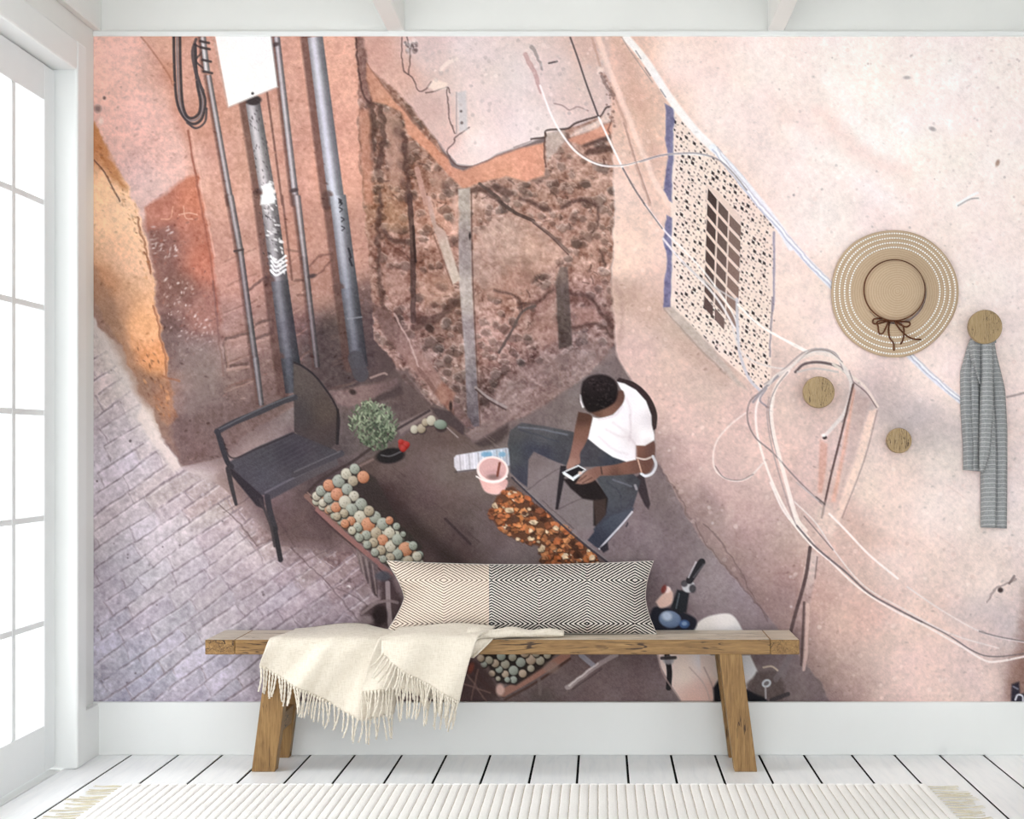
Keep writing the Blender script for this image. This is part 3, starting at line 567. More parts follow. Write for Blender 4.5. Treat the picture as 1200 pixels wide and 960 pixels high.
    line(A3, [(1200, 640), (1330, 780), (1480, 960), (1570, 1080), (1640, 1200)], 8, (236, 236, 241), .95, soft=1.2)
    line(A3, [(690, 20), (740, 100), (860, 270)], 1.4, (150, 134, 132), .6)
    line(W, [(868, 214), (905, 258), (945, 305), (990, 350), (1050, 402), (1090, 440), (1126, 470)], 7.5, (228, 228, 236), .95, soft=1.1)
    for o, c, a in ((-2.6, (176, 176, 196), .8), (0.8, (250, 250, 253), .9), (3.2, (190, 184, 196), .7)):
        line(W, [(838 + o, 176), (868 + o, 214), (905 + o, 258), (945 + o, 305), (990 + o, 350), (1050 + o, 402), (1126 + o, 470)], 1.4, c, a, wob=1.2)
    line(W, [(1126, 470), (1160, 482)], 3, (236, 230, 232), .7)
    for s in ((745, 60), (756, 80), (774, 105)): line(W, [s, (s[0] + 6, s[1] + 9)], 1.3, (120, 112, 116), .8)
    DK, LT = (104, 92, 96), (244, 238, 238)
    line(A3, [(400, 20), (440, 130), (490, 280), (560, 470)], 2.0, (82, 70, 72), .95); line(A3, [(560, 470), (620, 600), (695, 755)], 2.4, LT, .95); line(A3, [(695, 755), (760, 870), (820, 960)], 1.8, DK, .9)
    line(W, [(756, 240), (780, 272), (800, 292), (830, 325), (860, 370), (866, 400)], 2.2, LT, .8); line(W, [(754, 238), (776, 268)], 1.4, DK, .9)
    line(A3, [(230, 290), (290, 450), (350, 560), (440, 670), (560, 735), (690, 742), (800, 715), (930, 680), (1060, 675), (1180, 685)], 2.4, LT, .95); line(A3, [(380, 590), (450, 665), (560, 728), (700, 738), (880, 690), (960, 678)], .9, (130, 112, 112), .8)
    line(E1, [(0, 430), (120, 395), (220, 385), (330, 385), (440, 420), (520, 490), (600, 590)], 1.8, (150, 140, 146), .9)
    line(A3, [(700, 500), (770, 720), (850, 950)], 1.4, (170, 130, 120), .7)
    line(E2, [(130, 0), (230, 120), (360, 250), (450, 360), (530, 500)], 2.6, (232, 224, 226), .9); line(E2, [(240, 130), (350, 230), (480, 310), (545, 350)], 2.2, (200, 190, 190), .8); line(E2, [(545, 340), (548, 500), (560, 640), (610, 780), (680, 860)], 3.4, (196, 192, 202), .9); line(E2, [(520, 500), (560, 620), (640, 690), (760, 725), (850, 730)], 2, (218, 208, 206), .9)
    line(E2, [(550, 370), (640, 460), (740, 530), (860, 590), (940, 630)], 2.4, (248, 242, 240), .95); line(E3, [(330, 40), (420, 95), (490, 130)], 2.2, (248, 242, 240), .9)
    # loops of cable
    for p, wd, c in (([(250, 330), (330, 250), (400, 200), (470, 140), (540, 118), (610, 140), (650, 200)], 3.4, (216, 206, 204)), ([(440, 170), (500, 122), (580, 122), (640, 170)], 1.2, (128, 112, 112)),
                     ([(430, 215), (470, 180), (540, 172), (620, 190), (660, 220)], 3.2, (96, 82, 86)), ([(440, 215), (520, 200), (620, 215)], 2, (196, 186, 186)), ([(600, 180), (660, 220), (740, 280), (800, 370)], 3.2, (226, 214, 206)), ([(690, 260), (750, 310), (795, 375)], 1.3, (120, 100, 98)),
                     ([(650, 200), (680, 260), (676, 330), (650, 400), (610, 450), (565, 500)], 4.6, (222, 214, 212)), ([(672, 210), (692, 280), (680, 370), (640, 440)], 1.4, (150, 136, 136)),
                     ([(400, 210), (350, 270), (320, 370), (330, 480), (360, 600), (400, 750), (440, 900), (480, 960)], 4.2, (236, 226, 222)), ([(395, 215), (340, 290), (312, 380), (322, 490), (350, 600)], 1.2, (140, 122, 122)),
                     ([(290, 290), (255, 370), (255, 470), (280, 580), (330, 720), (400, 860), (470, 960)], 2.8, (240, 232, 228)), ([(280, 300), (225, 350), (215, 430), (250, 510), (330, 580), (430, 690), (550, 810)], 1.8, (140, 124, 124)),
                     ([(205, 400), (130, 460), (75, 530), (60, 610), (80, 670), (150, 705), (220, 690), (285, 625)], 2.0, (226, 214, 210)), ([(70, 640), (110, 690), (180, 702), (240, 675)], 1.0, (128, 112, 110)),
                     ([(300, 290), (270, 340), (300, 370)], 2, (150, 140, 150)), ([(350, 235), (290, 290), (240, 350)], 3, (150, 142, 150))):
        line(E3, p, wd, c, .92)
    for o in (-9, 7, 15):
        line(E3, [(300 + o, 270), (330 + o, 240 - o), (395 + o, 195), (465, 138 + o), (540, 120 + o), (612, 142 + o), (652 + o, 205)], 1.5, (228, 218, 214) if o > 0 else (150, 136, 138), .8)
        line(E3, [(320 + o, 330), (312 + o, 420), (335 + o, 560), (385 + o, 740), (440 + o, 900), (500 + o, 990)], 1.5, (238, 228, 224) if o > 0 else (160, 142, 142), .75)
    ell(E3, (562, 510), 2.6, 2.2, (60, 48, 48)); ell(E3, (556, 500), 2.6, 2, (246, 240, 238))
    # timbers leaning on the wall
    poly(E3, [(540, 520), (575, 540), (570, 640), (550, 760), (530, 760), (535, 640)], (214, 158, 140), 1.5, .8, tex=8); poly(E3, [(690, 280), (700, 300), (660, 560), (610, 800), (590, 800), (640, 560)], (222, 168, 148), 1.6, .9, tex=8)
    line(E3, [(690, 270), (640, 480), (590, 680), (548, 870)], 2.6, (92, 68, 66), .9); poly(E3, [(760, 390), (798, 380), (740, 600), (640, 860), (590, 960), (580, 930), (680, 660)], (232, 206, 194), 1.6, .9, tex=8); line(E3, [(798, 390), (740, 610), (640, 870)], 1.6, (150, 118, 112), .6)
    poly(E3, [(700, 300), (770, 340), (700, 600), (630, 780), (650, 600)], (190, 158, 150), 3, .5, tex=6)
    poly(E3, [(520, 840), (560, 800), (600, 830), (620, 900), (590, 960), (520, 960)], (222, 200, 190), 4, .6, tex=12)
    poly(E4, [(170, 300), (210, 320), (190, 440), (160, 600), (140, 760), (95, 640), (130, 480)], [(190, 330, (212, 188, 182)), (160, 560, (170, 140, 136)), (130, 700, (128, 104, 104))], 1.6, .9, tex=8)
    line(E4, [(175, 290), (155, 420), (110, 580), (90, 660)], 4.2, (78, 60, 62), .85); line(E4, [(150, 520), (145, 640), (138, 780)], 3, (84, 66, 66), .8); line(E4, [(165, 530), (160, 680), (150, 800)], 4, (212, 178, 168), .8, wob=1); line(E4, [(205, 330), (195, 420)], 1.6, (112, 92, 92), .7)
    line(E4, [(90, 750), (60, 820), (30, 880)], 8, (126, 112, 116), .8, wob=1)
    for p, wd, c in (([(10, 20), (60, 130), (120, 210), (180, 280), (260, 350), (380, 460), (520, 550), (660, 620), (800, 700), (900, 760), (960, 765), (1067, 745), (1300, 700)], 2.4, (240, 232, 230)),
                     ([(120, 200), (200, 290), (320, 390), (420, 480), (540, 548), (640, 600)], 2.2, (112, 98, 102)), ([(600, 580), (740, 650), (860, 725), (940, 745), (1067, 732), (1290, 690)], 1.6, (116, 104, 106)),
                     ([(70, 10), (110, 150), (160, 220)], 3, (238, 228, 224)), ([(110, 100), (200, 190), (280, 310), (400, 450), (560, 545), (760, 650), (960, 710)], 1.8, (224, 214, 212)), ([(255, 150), (320, 215), (420, 320), (540, 420)], 2.6, (248, 240, 238)),
                     ([(580, 455), (720, 550), (860, 630), (960, 665), (1067, 685)], 1.8, (226, 216, 214)), ([(880, 640), (960, 662), (1067, 682), (1280, 720)], 1.5, (124, 112, 114)), ([(120, 20), (210, 95)], 1.8, (190, 176, 176)), ([(200, 80), (236, 110)], 2, (110, 96, 96)), ([(150, 160), (210, 230), (270, 300)], 1.4, (130, 112, 112))):
        line(E4, p, wd, c, .9)
    for _ in range(10):
        x, y = rng.uniform(990, 1110), rng.uniform(560, 640); line(W, [(x, y), (x + 22, y + 16)], 1.2, (206, 178, 170), .3)
    
    # ---- 6. pipes, cables and box on the left wall
    C = 'printed_cables'
    for o in (0, 18, 34):
        line(A1, [(475 + o, 10), (478 + o, 180), (490 + o * .9, 360), (520 + o * .6, 450), (575, 505 - o * .9), (630 - o * .4, 480 - o), (652 - o * .8, 380), (625 - o * .5, 290), (600, 200), (595, 60)], 3.4 if o != 18 else 2.0, (66, 60, 64) if o != 18 else (128, 120, 124), .95, tag=C)
    line(A1, [(550, 500), (600, 530), (650, 495), (660, 420)], 2.6, (78, 70, 74), .95, tag=C); line(A1, [(600, 30), (580, 100), (590, 180), (610, 260), (640, 320)], 3.4, (82, 74, 78), .9, tag=C)
    line(A1, [(590, 60), (640, 90), (600, 150), (650, 200)], 2.2, (60, 54, 58), .8, tag=C)
    P = 'printed_pipe'
    def pipe(T, a, b, wa, wb, cols, tag=P, shadow=True):
        a, b = T([a])[0], T([b])[0]
        if shadow: line(W, [a - (wa * .62, 0), b - (wb * .62, 0)], (wa + wb) / 3.0, (86, 60, 56), .7, sm=False, soft=1.6)
        w = window(np.array([a, b]), max(wa, wb) + 2); d = b - a; L = math.hypot(*d); d = d / L
        t = ((PX[w] - a[0]) * d[0] + (PY[w] - a[1]) * d[1]); c = ((PX[w] - a[0]) * d[1] - (PY[w] - a[1]) * d[0]); tt = np.clip(t / L, 0, 1); hw = (wa + (wb - wa) * tt) / 2
        k = np.clip(.5 + (hw - np.abs(c)) / 1.4, 0, 1) * np.clip(.5 + (t + .8) / 1.4, 0, 1) * np.clip(.5 + (L + .8 - t) / 1.4, 0, 1); u = np.clip(c / hw, -1, 1)
        sh = .70 + .42 * np.exp(-((u + .28) / .5) ** 2) - .16 * np.clip(u, 0, 1)
        base = np.array(cols[0], float) * (1 - tt[..., None]) + np.array(cols[1], float) * tt[..., None]
        put(w, k, base * sh[..., None] + (4 * N_SML[w] + 4 * N_FINE[w])[..., None], tag)
    pipe(A1, (672, 235), (800, 960), 6, 6.5, ((176, 164, 166), (160, 150, 152))); pipe(B1, (795, 0), (852, 315), 7, 7, ((164, 152, 154), (140, 128, 130))); pipe(B1, (852, 315), (940, 960), 6.5, 7, ((140, 128, 130), (112, 104, 108))); pipe(C1, (935, 0), (968, 262), 7, 6, ((124, 118, 124), (112, 104, 108)))
    pipe(A1, (640, 20), (662, 210), 6.5, 7, ((190, 184, 186), (200, 194, 196)), C)
    for y in (45, 80, 150, 215): line(A1, [(618 + y * .12, y - 4), (668 + y * .1, y + 6)], 3, (66, 58, 60), .9, tag=C)
    line(B1, [(815, 310), (865, 300)], 2.6, (70, 58, 58), .9); 
    pipe(A1, (920, 390), (1000, 880), 17, 18, ((178, 170, 176), (186, 176, 180))); pipe(B1, (1005, -10), (1070, 480), 19, 20, ((176, 166, 168), (132, 126, 132))); pipe(B1, (1070, 480), (1135, 960), 20, 22, ((112, 110, 118), (82, 82, 92))); pipe(C1, (1130, 0), (1150, 190), 22, 20, ((78, 78, 88), (66, 66, 74)))
    ell(A1, (925, 375), 9, 5.5, (64, 56, 58), -8, 1, 1, P)
    PIPE = region([(292, 130), (312, 128), (330, 330), (312, 330)])
    speck(PIPE, 70, [(84, 74, 80), (58, 50, 56)], .7, 1.8, .8, .5, 70, 30); speck(region([(306, 212), (322, 212), (336, 320), (318, 322)]), 60, [(240, 236, 236), (226, 220, 222)], .9, 3, .9, .5, 40, 50); speck(region([(306, 212), (322, 212), (336, 330), (318, 332)]), 45, [(60, 54, 60)], .7, 2, .8, .5, 40, 50)
    poly(A1, [(970, 860), (1020, 830), (1045, 880), (1045, 950), (970, 955)], (240, 238, 238), 1.4, .9, wob=1.5); poly(B1, [(965, 0), (1045, 0), (1040, 30), (990, 40)], (242, 240, 240), 1.2, .9)
    for k in range(4):
        line(B1, [(1020, 340 + 26 * k), (1050, 375 + 24 * k), (1105, 335 + 26 * k)], 2.6, (238, 236, 238), .85, wob=1)
    line(A1, [(1000, 330), (1040, 620), (1085, 960)], 2.6, (112, 76, 68), .8); line(B1, [(1085, 0), (1130, 380), (1140, 470)], 2.6, (112, 76, 68), .8)
    pipe(A1, (1055, 20), (1165, 960), 7, 7.5, ((180, 170, 176), (176, 166, 170))); pipe(B2, (18, 0), (60, 350), 7.5, 6.5, ((176, 164, 166), (150, 138, 140))); pipe(B2, (60, 350), (130, 960), 6.5, 6.5, ((140, 128, 130), (98, 88, 92)))
    for T, p in ((A1, (1150, 880)), (B2, (150, 770)), (A1, (1045, 60)), (B2, (100, 450))): ell(T, p, 5, 2.6, (62, 50, 52), -15, 1, .8)
    pipe(A2, (118, 20), (240, 960), 18, 19, ((188, 186, 196), (178, 178, 190))); pipe(B2, (245, 0), (310, 520), 19, 20, ((174, 174, 186), (128, 128, 140))); pipe(B2, (310, 520), (368, 960), 20, 20, ((118, 118, 130), (84, 84, 96))); line(C2, [(345, 0), (375, 90)], 18, (70, 68, 76), .9, tag=P)
    for k, (x, y) in enumerate(((258, 25), (262, 75), (272, 130), (275, 180), (262, 40))):
        line(B2, [(x - 8, y - 10), (x + 8, y), (x - 6, y + 14)], 1.4, (52, 50, 58), .9)
    line(B2, [(305, 295), (318, 340), (312, 355), (325, 390)], 2.4, (44, 42, 50), .9); line(A2, [(255, 935), (265, 955)], 2, (50, 48, 56), .9)
    line(B2, [(300, 690), (380, 680)], 1.6, (130, 130, 140), .8)
    poly(A1, [(706, 5), (1022, 5), (1058, 297), (780, 411)], [(760, 60, (248, 246, 245)), (1000, 280, (244, 242, 242)), (800, 380, (246, 244, 242))], .8, 1, tag='printed_meter_box')
    line(A1, [(1022, 10), (1060, 297)], 1.6, (150, 140, 140), .8); line(A1, [(700, 20), (778, 411)], 2.4, (196, 160, 148), .7); ell(A1, (918, 335), 1.6, 1.6, (56, 50, 52)); line(A1, [(784, 412), (1058, 299)], 1.4, (196, 186, 184), .7)
    
    # ---- 7. black armchair
    H = 'printed_armchair'
    poly(W, [(262, 556), (310, 590), (398, 545), (420, 600), (390, 640), (330, 640)], (66, 52, 54), 10, .5)
    poly(W, [(344, 424), (354, 428), (372, 442), (394, 478), (397, 490), (394, 520), (378, 534), (345, 506)], [(352, 440, (84, 72, 68)), (380, 480, (76, 64, 60)), (388, 515, (66, 56, 56)), (350, 490, (64, 56, 58))], 1, 1, tag=H, tex=3)
    line(W, [(345, 425), (356, 430), (374, 446), (396, 482), (396, 520)], 2.4, (40, 36, 40), .9, tag=H)
    poly(C1, [(770, 590), (940, 500), (1140, 415), (1200, 440), (1390, 520), (1400, 560), (1200, 650), (980, 770), (940, 770)], [(900, 600, (66, 64, 72)), (1150, 500, (58, 56, 64)), (1300, 540, (66, 62, 68)), (1000, 720, (72, 70, 78))], 1, 1, tag=H, tex=4)
    for k in range(9):
        line(C1, [(790 + 22 * k, 600 + 18 * k), (1150 + 25 * k, 425 + 13 * k)], .9, (82, 80, 90), .35)
    poly(C1, [(780, 600), (960, 760), (980, 780), (985, 850), (940, 830), (800, 660)], (48, 44, 50), 1, 1, tag=H); poly(C1, [(975, 760), (1390, 555), (1400, 600), (1200, 700), (1010, 800)], [(1000, 780, (70, 66, 74)), (1390, 570, (80, 72, 76))], 1, 1, tag=H)
    line(C1, [(990, 755), (1150, 672), (1390, 556)], 2.2, (104, 100, 110), .7)
    line(C1, [(745, 445), (800, 560), (940, 510), (1150, 420)], 2, (48, 42, 46), .8)
    line(C1, [(718, 412), (820, 358), (960, 300), (1080, 245), (1155, 220)], 7, (58, 56, 62), 1, tag=H); line(C1, [(730, 400), (960, 285), (1150, 208)], 1.4, (96, 94, 102), .8)
    line(C1, [(722, 415), (740, 480), (775, 580), (800, 610)], 6, (52, 50, 56), 1, tag=H)
    line(C1, [(780, 620), (800, 720), (825, 820)], 6, (56, 52, 56), 1, tag=H, end=4); line(C1, [(1000, 780), (1020, 880), (1045, 960)], 7, (54, 52, 58), 1, tag=H); line(W, [(322, 620), (329, 656)], 6, (48, 46, 52), 1, tag=H, end=5)
    line(W, [(305, 585), (317, 615), (322, 640)], 3, (60, 56, 60), .9, tag=H)
    line(C2, [(0, 655), (120, 600), (265, 535)], 7, (66, 62, 68), 1, tag=H); line(C2, [(0, 640), (120, 585), (255, 525)], 1.6, (104, 98, 104), .6); line(C2, [(245, 290), (240, 480)], 3, (38, 34, 36), .8)
    
    # ---- 8. street cart with fruit
    K = 'printed_cart'
    poly(W, [(359, 584), (400, 556), (448, 528), (505, 490), (532, 502), (556, 520), (600, 560), (640, 600), (716, 664), (740, 700), (640, 740), (520, 720), (455, 664), (420, 634)],
         [(420, 560, (82, 65, 62)), (470, 540, (94, 77, 74)), (520, 550, (108, 93, 88)), (560, 560, (110, 95, 91)), (500, 600, (86, 69, 66)), (450, 590, (60, 43, 42)), (480, 630, (64, 47, 46)), (540, 640, (74, 57, 56)), (570, 620, (98, 83, 82)), (600, 655, (110, 95, 96)), (520, 505, (92, 75, 70)), (660, 680, (94, 77, 76))], 1.2, 1, tag=K, wob=.8, tex=5)
    for _ in range(90):
        x, y = rng.uniform(430, 600), rng.uniform(500, 665); L = rng.uniform(4, 22)
        line(W, [(x, y), (x + L, y + L * .78)], rng.uniform(.8, 1.8), sample(CAN, np.array(x), np.array(y)) + rng.uniform(-18, 16), .4)
    line(W, [(430, 566), (480, 612), (540, 668)], 18, (52, 40, 40), .75, soft=6); line(D2, [(850, 40), (920, 110), (990, 180)], 3, (50, 40, 42), .7)
    line(C2, [(65, 770), (130, 700), (240, 630), (330, 580), (440, 500)], 3.4, (58, 46, 46), .9, tag=K); line(C2, [(430, 490), (560, 410), (760, 295)], 3, (62, 50, 52), .9)
    line(C2, [(68, 775), (150, 850), (270, 955)], 6, (122, 90, 82), 1, tag=K); line(D2, [(130, -10), (240, 90), (380, 210), (540, 350)], 5.4, (136, 92, 88), 1, tag=K); line(D2, [(118, 0), (230, 105), (370, 225), (520, 360)], 2, (72, 54, 54), .9)
    line(C2, [(75, 755), (160, 835), (280, 940)], 1.4, (164, 128, 116), .7)
    line(C2, [(370, 605), (440, 570)], 3, (120, 96, 92), .8)
    poly(D2, [(345, 200), (375, 230), (420, 260), (470, 300), (470, 480), (450, 470), (420, 400), (370, 330)], [(360, 260, (112, 96, 96)), (440, 330, (96, 82, 84)), (460, 460, (70, 56, 58))], 1.2, 1, tag=K, tex=8)
    for k in range(5): line(D2, [(368 + 18 * k, 240 + 14 * k), (398 + 16 * k, 380 + 20 * k)], 1.6, (64, 50, 52) if k % 2 else (150, 132, 128), .6)
    poly(D2, [(470, 360), (560, 370), (640, 640), (360, 660), (370, 570), (480, 500)], (62, 48, 50), 3, .8, wob=3)
    line(D2, [(525, 400), (530, 520), (540, 640)], 5.5, (150, 134, 136), .95, tag=K); line(D2, [(380, 570), (450, 520), (520, 500), (580, 510)], 3.4, (132, 114, 116), .9, tag=K); ell(D2, (500, 360), 9, 6, (70, 74, 84), 0, 1.5, .8); ell(D2, (480, 580), 9, 12, (40, 32, 34), 0, 2, .9)
    ell(D2, (400, 610), 9, 6, (160, 142, 146), 0, 2, .6); ell(D2, (305, 420), 2.4, 1.6, (214, 204, 206)); speck(region([(250, 380), (330, 370), (340, 440), (260, 430)], T=D2), 20, [(150, 132, 134), (90, 72, 74)], .8, 2, .7)
    GR, PALE, ORG, OLV = (144, 148, 136), (176, 168, 150), (186, 124, 92), (160, 146, 124)
    F = 'printed_fruit_tray'
    poly(W, [(364, 583), (415, 545), (440, 560), (470, 615), (495, 640), (492, 664), (455, 664), (400, 612)], (52, 44, 42), 1.5, .95, tag=F)
    frt = [(125, 775, 22), (150, 745, 26), (195, 715, 30), (250, 690, 32), (293, 650, 28), (340, 622, 26), (330, 690, 26), (388, 668, 31), (160, 812, 20), (193, 785, 26), (240, 765, 32), (297, 735, 28), (335, 775, 26), (376, 820, 30), (200, 848, 18), (235, 838, 26), (285, 808, 32), (322, 850, 30),
           (280, 872, 22), (240, 890, 20), (370, 893, 32), (320, 915, 22), (285, 930, 22), (415, 935, 36), (355, 945, 20), (455, 893, 30), (420, 858, 26), (497, 930, 30), (535, 912, 20), (575, 945, 18),
           (240, 925, 20), (360, 990, 20), (325, 1005, 20), (405, 1030, 24), (460, 1018, 28), (367, 1045, 20), (535, 1018, 28), (497, 1058, 28), (445, 1072, 24), (410, 1085, 20), (540, 1095, 28), (580, 1055, 28), (488, 1115, 24), (453, 1128, 20), (625, 1110, 36), (580, 1138, 26), (538, 1158, 24), (668, 1090, 22), (690, 1150, 24), (500, 1165, 18), (640, 1175, 26), (612, 1025, 14)]
    for i in range(16):
        for j in range(5):
            x = 128 + 33.5 * i + 26 * j - 4 * (i % 2) + rng.uniform(-4, 4); y = 800 + 27.5 * i - 26 * j * (1 - .02 * i) + rng.uniform(-4, 4)
            if y > 1185 or x > 715: continue
            c = np.array(((168, 164, 146), (142, 150, 138), (176, 130, 100), (150, 152, 132))[rng.integers(4)], float)
            ell(C2, (x + 3, y + 5), 5.2, 5.2, (48, 42, 40), 0, .8, .9, F); ell(C2, (x, y), 4.6, 5.2, c, 35, .7, 1, F, shade=30)
    for k, (x, y, r) in enumerate(frt):
        if k > 29: y = y - 36
        c = ORG if k in (2, 7, 10, 15, 23, 22, 21, 44, 37, 28) else (PALE, GR, OLV, GR)[k % 4]
        rr = r / 4.8 * 1.1
        ell(C2, (x + 4, y + 6), rr * 1.06, rr * 1.06, (48, 42, 40), 0, .8, .9, F)
        ell(C2, (x, y), rr * .98, rr * 1.02, c, rng.uniform(-40, 40), .7, 1, F, shade=30)
        for _ in range(4): ell(C2, (x + rng.uniform(-.6, .6) * r, y + rng.uniform(-.6, .6) * r), .7, .7, np.array(c) * .72, 0, .5, .7)
    for x, y, r, c in ((675, 400, 22, PALE), (715, 395, 24, OLV), (737, 360, 20, OLV), (770, 350, 26, PALE), (822, 372, 36, (120, 134, 120))):
        ell(C2, (x + 4, y + 8), r / 4.8, r / 4.8, (50, 42, 42), 0, 1, .8); ell(C2, (x, y), r / 4.8, r / 4.8 * (.75 if r > 30 else 1.1), c, 8, .8, 1, 'printed_fruit_row', shade=26)
    line(C2, [(860, 390), (920, 445)], 1.6, (150, 136, 132), .8)
    # potted plant
    V = 'printed_potted_plant'
    ell(C2, (540, 548), 17, 9, (34, 30, 32), -8, 1.2, 1, V); line(C2, [(490, 545), (540, 550), (600, 525)], 1.6, (96, 92, 96), .8)
    for _ in range(420):
        a = rng.uniform(0, 6.28); r = math.sqrt(rng.uniform(0, 1))
        x, y = 446 + 128 * r * math.cos(a), 375 + 130 * r * math.sin(a) + (18 if math.cos(a) > 0 else -6) * r
        if y > 500 and x < 400: continue
        b = rng.uniform(0, 1) - .25 * (y - 375) / 130
        c = np.array((58, 70, 54)) * (1 - b) + np.array((146, 158, 128)) * b
        a2 = rng.uniform(-2.6, -.4); L = rng.uniform(10, 26)
        line(C2, [(x, y), (x + L * math.cos(a2), y + L * math.sin(a2))], rng.uniform(1.2, 2.4), c, .95, sm=False, tag=V)
    speck(region([(360, 250), (520, 240), (570, 420), (500, 510), (380, 460)], T=C2), 70, [(44, 52, 44), (60, 70, 58)], .8, 2, .7)
    for x, y, r in ((615, 490, 30), (600, 470, 16), (632, 485, 18), (612, 510, 18)):
        ell(C2, (x, y), r / 4.8, r / 4.8 * .95, (186 - r, 44, 38), 0, .8, .95, V, shade=20)
    # bottle and bucket
    B = 'printed_water_bottle'
    poly(C2, [(898, 560), (910, 545), (1060, 520), (1195, 503), (1290, 530), (1290, 580), (1200, 605), (1050, 625), (920, 642), (900, 610)], [(920, 590, (196, 190, 198)), (1000, 570, (208, 204, 214)), (1120, 540, (176, 190, 210)), (1200, 560, (168, 170, 184))], .9, 1, tag=B, tex=10)
    for x in range(930, 1240, 26): line(C2, [(x, 546 - (x - 930) * .13), (x + 6, 628 - (x - 930) * .13)], 1.2, (140, 134, 144) if x % 4 else (236, 234, 240), .7)
    for x in (1070, 1095, 1170): ell(C2, (x, 540), 4, 3, (96, 150, 190), 0, 1, .8)
    line(C2, [(905, 640), (1040, 624)], 2, (74, 64, 68), .8); ell(C3, (80, 540), 5.4, 5, (128, 178, 214), 0, 1, .95, B)
    Q = 'printed_bucket'
    poly(C2, [(1040, 680), (1190, 680), (1185, 740), (1150, 765), (1100, 762), (1065, 740)], [(1060, 720, (226, 168, 162)), (1140, 740, (236, 190, 184)), (1180, 700, (206, 150, 146))], 1, 1, tag=Q, sm=True)
    ell(C2, (1115, 628), 18.6, 15.8, (244, 220, 218), 8, .8, 1, Q); ell(C2, (1116, 624), 16, 12.8, (212, 160, 158), 8, .8, 1, Q); ell(C2, (1122, 654), 10, 6, (196, 148, 148), 0, 2, .9); ell(C2, (1120, 668), 7, 3, (110, 84, 82), 0, 1.5, .7)
    line(C2, [(1155, 590), (1142, 660)], 3, (120, 58, 46), .95, tag=Q); line(C2, [(1025, 665), (1075, 690), (1150, 690), (1195, 665)], 1.8, (248, 232, 230), .9)
    # heap of peel
    L_ = 'printed_peel_heap'
    peel = [(572, 604), (582, 582), (600, 570), (622, 586), (646, 606), (668, 626), (690, 644), (706, 664), (636, 666), (632, 640), (604, 632), (584, 618)]
    poly(W, peel, (96, 58, 38), 1.5, .95, tag=L_, wob=1.5)
    PM = region(peel); ys, xs = np.nonzero(PM > .5)
    for k in rng.integers(0, len(ys), 250):
        x, y = XS[xs[k]], YS[ys[k]]; r = rng.uniform(1.8, 6.8); c = [(196, 108, 56), (208, 128, 70), (176, 92, 48), (128, 70, 42), (208, 180, 144), (180, 112, 66), (84, 54, 40), (160, 96, 56)][rng.integers(8)]
        an = rng.uniform(-70, 70)
        q = [(x + r * rng.uniform(.5, 1.1) * math.cos(6.283 * i / 6 + an), y + r * rng.uniform(.4, .9) * math.sin(6.283 * i / 6 + an)) for i in range(6)]
        poly(W, [(u + 1, v + 1.2) for u, v in q], (62, 38, 28), .8, .7); poly(W, q, np.array(c) + rng.uniform(-14, 14), .7, .95, tag=L_)
        ell(W, (x + rng.uniform(-.3, .3) * r, y + .2 * r), r * .5, r * .22, np.array(c) * rng.choice((.55, 1.25)), an, .8, .6)
    line(W, [(600, 560), (640, 598), (680, 634), (718, 664)], 2.4, (58, 54, 62), .9, tag=K); line(W, [(604, 562), (660, 614), (716, 660)], 1, (128, 122, 124), .7)
    
    # ---- 9. seated man looking at a telephone
    poly(C3, [(150, 540), (360, 600), (520, 690), (560, 960), (420, 960), (160, 730)], [(250, 640, (128, 116, 116)), (400, 800, (118, 108, 110)), (220, 580, (112, 98, 96))], 4, .8)
    for p in ([(160, 740), (300, 640), (350, 620)], [(330, 850), (480, 780)], [(240, 800), (420, 960)]): line(C3, p, 1.4, (88, 76, 78), .6, wob=1)
    S = 'printed_chair_back'
    line(C3, [(680, 130), (760, 158), (830, 225), (868, 310), (866, 385)], 8, (54, 42, 44), 1, tag=S); poly(C3, [(690, 130), (790, 160), (860, 260), (860, 380), (780, 300)], (52, 40, 44), 1.5, .9, tag=S)
    S = 'printed_chair_seat'
    poly(C3, [(345, 605), (380, 605), (350, 760), (332, 850), (316, 850), (330, 720)], (42, 38, 42), .9, 1, tag=S); poly(C3, [(360, 680), (520, 660), (620, 780), (610, 870), (560, 950), (530, 940), (530, 800), (470, 790), (400, 730)], (36, 30, 32), 1.2, 1, tag=S)
    poly(C3, [(750, 680), (810, 640), (850, 820), (840, 850), (820, 830)], (56, 48, 54), 1, 1, tag='printed_chair_leg'); poly(C3, [(530, 800), (600, 790), (600, 880), (545, 950)], (70, 54, 50), 1.5, .8)
    M = 'printed_man'
    poly(C3, [(48, 480), (62, 405), (125, 362), (250, 380), (410, 412), (500, 455), (620, 540), (720, 580), (690, 600), (560, 610), (470, 612), (380, 605), (290, 570), (195, 525), (165, 570), (158, 725), (110, 690), (62, 640), (58, 560)],
         [(100, 420, (77, 77, 80)), (90, 560, (70, 72, 79)), (130, 680, (58, 60, 73)), (250, 440, (84, 84, 87)), (350, 500, (68, 70, 75)), (520, 540, (65, 66, 72)), (250, 540, (58, 60, 73)), (650, 580, (56, 60, 73)), (170, 520, (61, 64, 76))], 1, 1, tag=M, tex=4, sm=False)
    poly(C3, [(535, 655), (640, 655), (745, 640), (795, 690), (780, 750), (745, 860), (660, 960), (560, 1040), (530, 960), (600, 880), (612, 790), (570, 720)],
         [(580, 680, (73, 77, 84)), (680, 700, (77, 80, 89)), (750, 700, (63, 65, 72)), (690, 820, (70, 73, 82)), (600, 930, (58, 62, 76)), (720, 880, (63, 67, 81))], 1, 1, tag=M, tex=4)
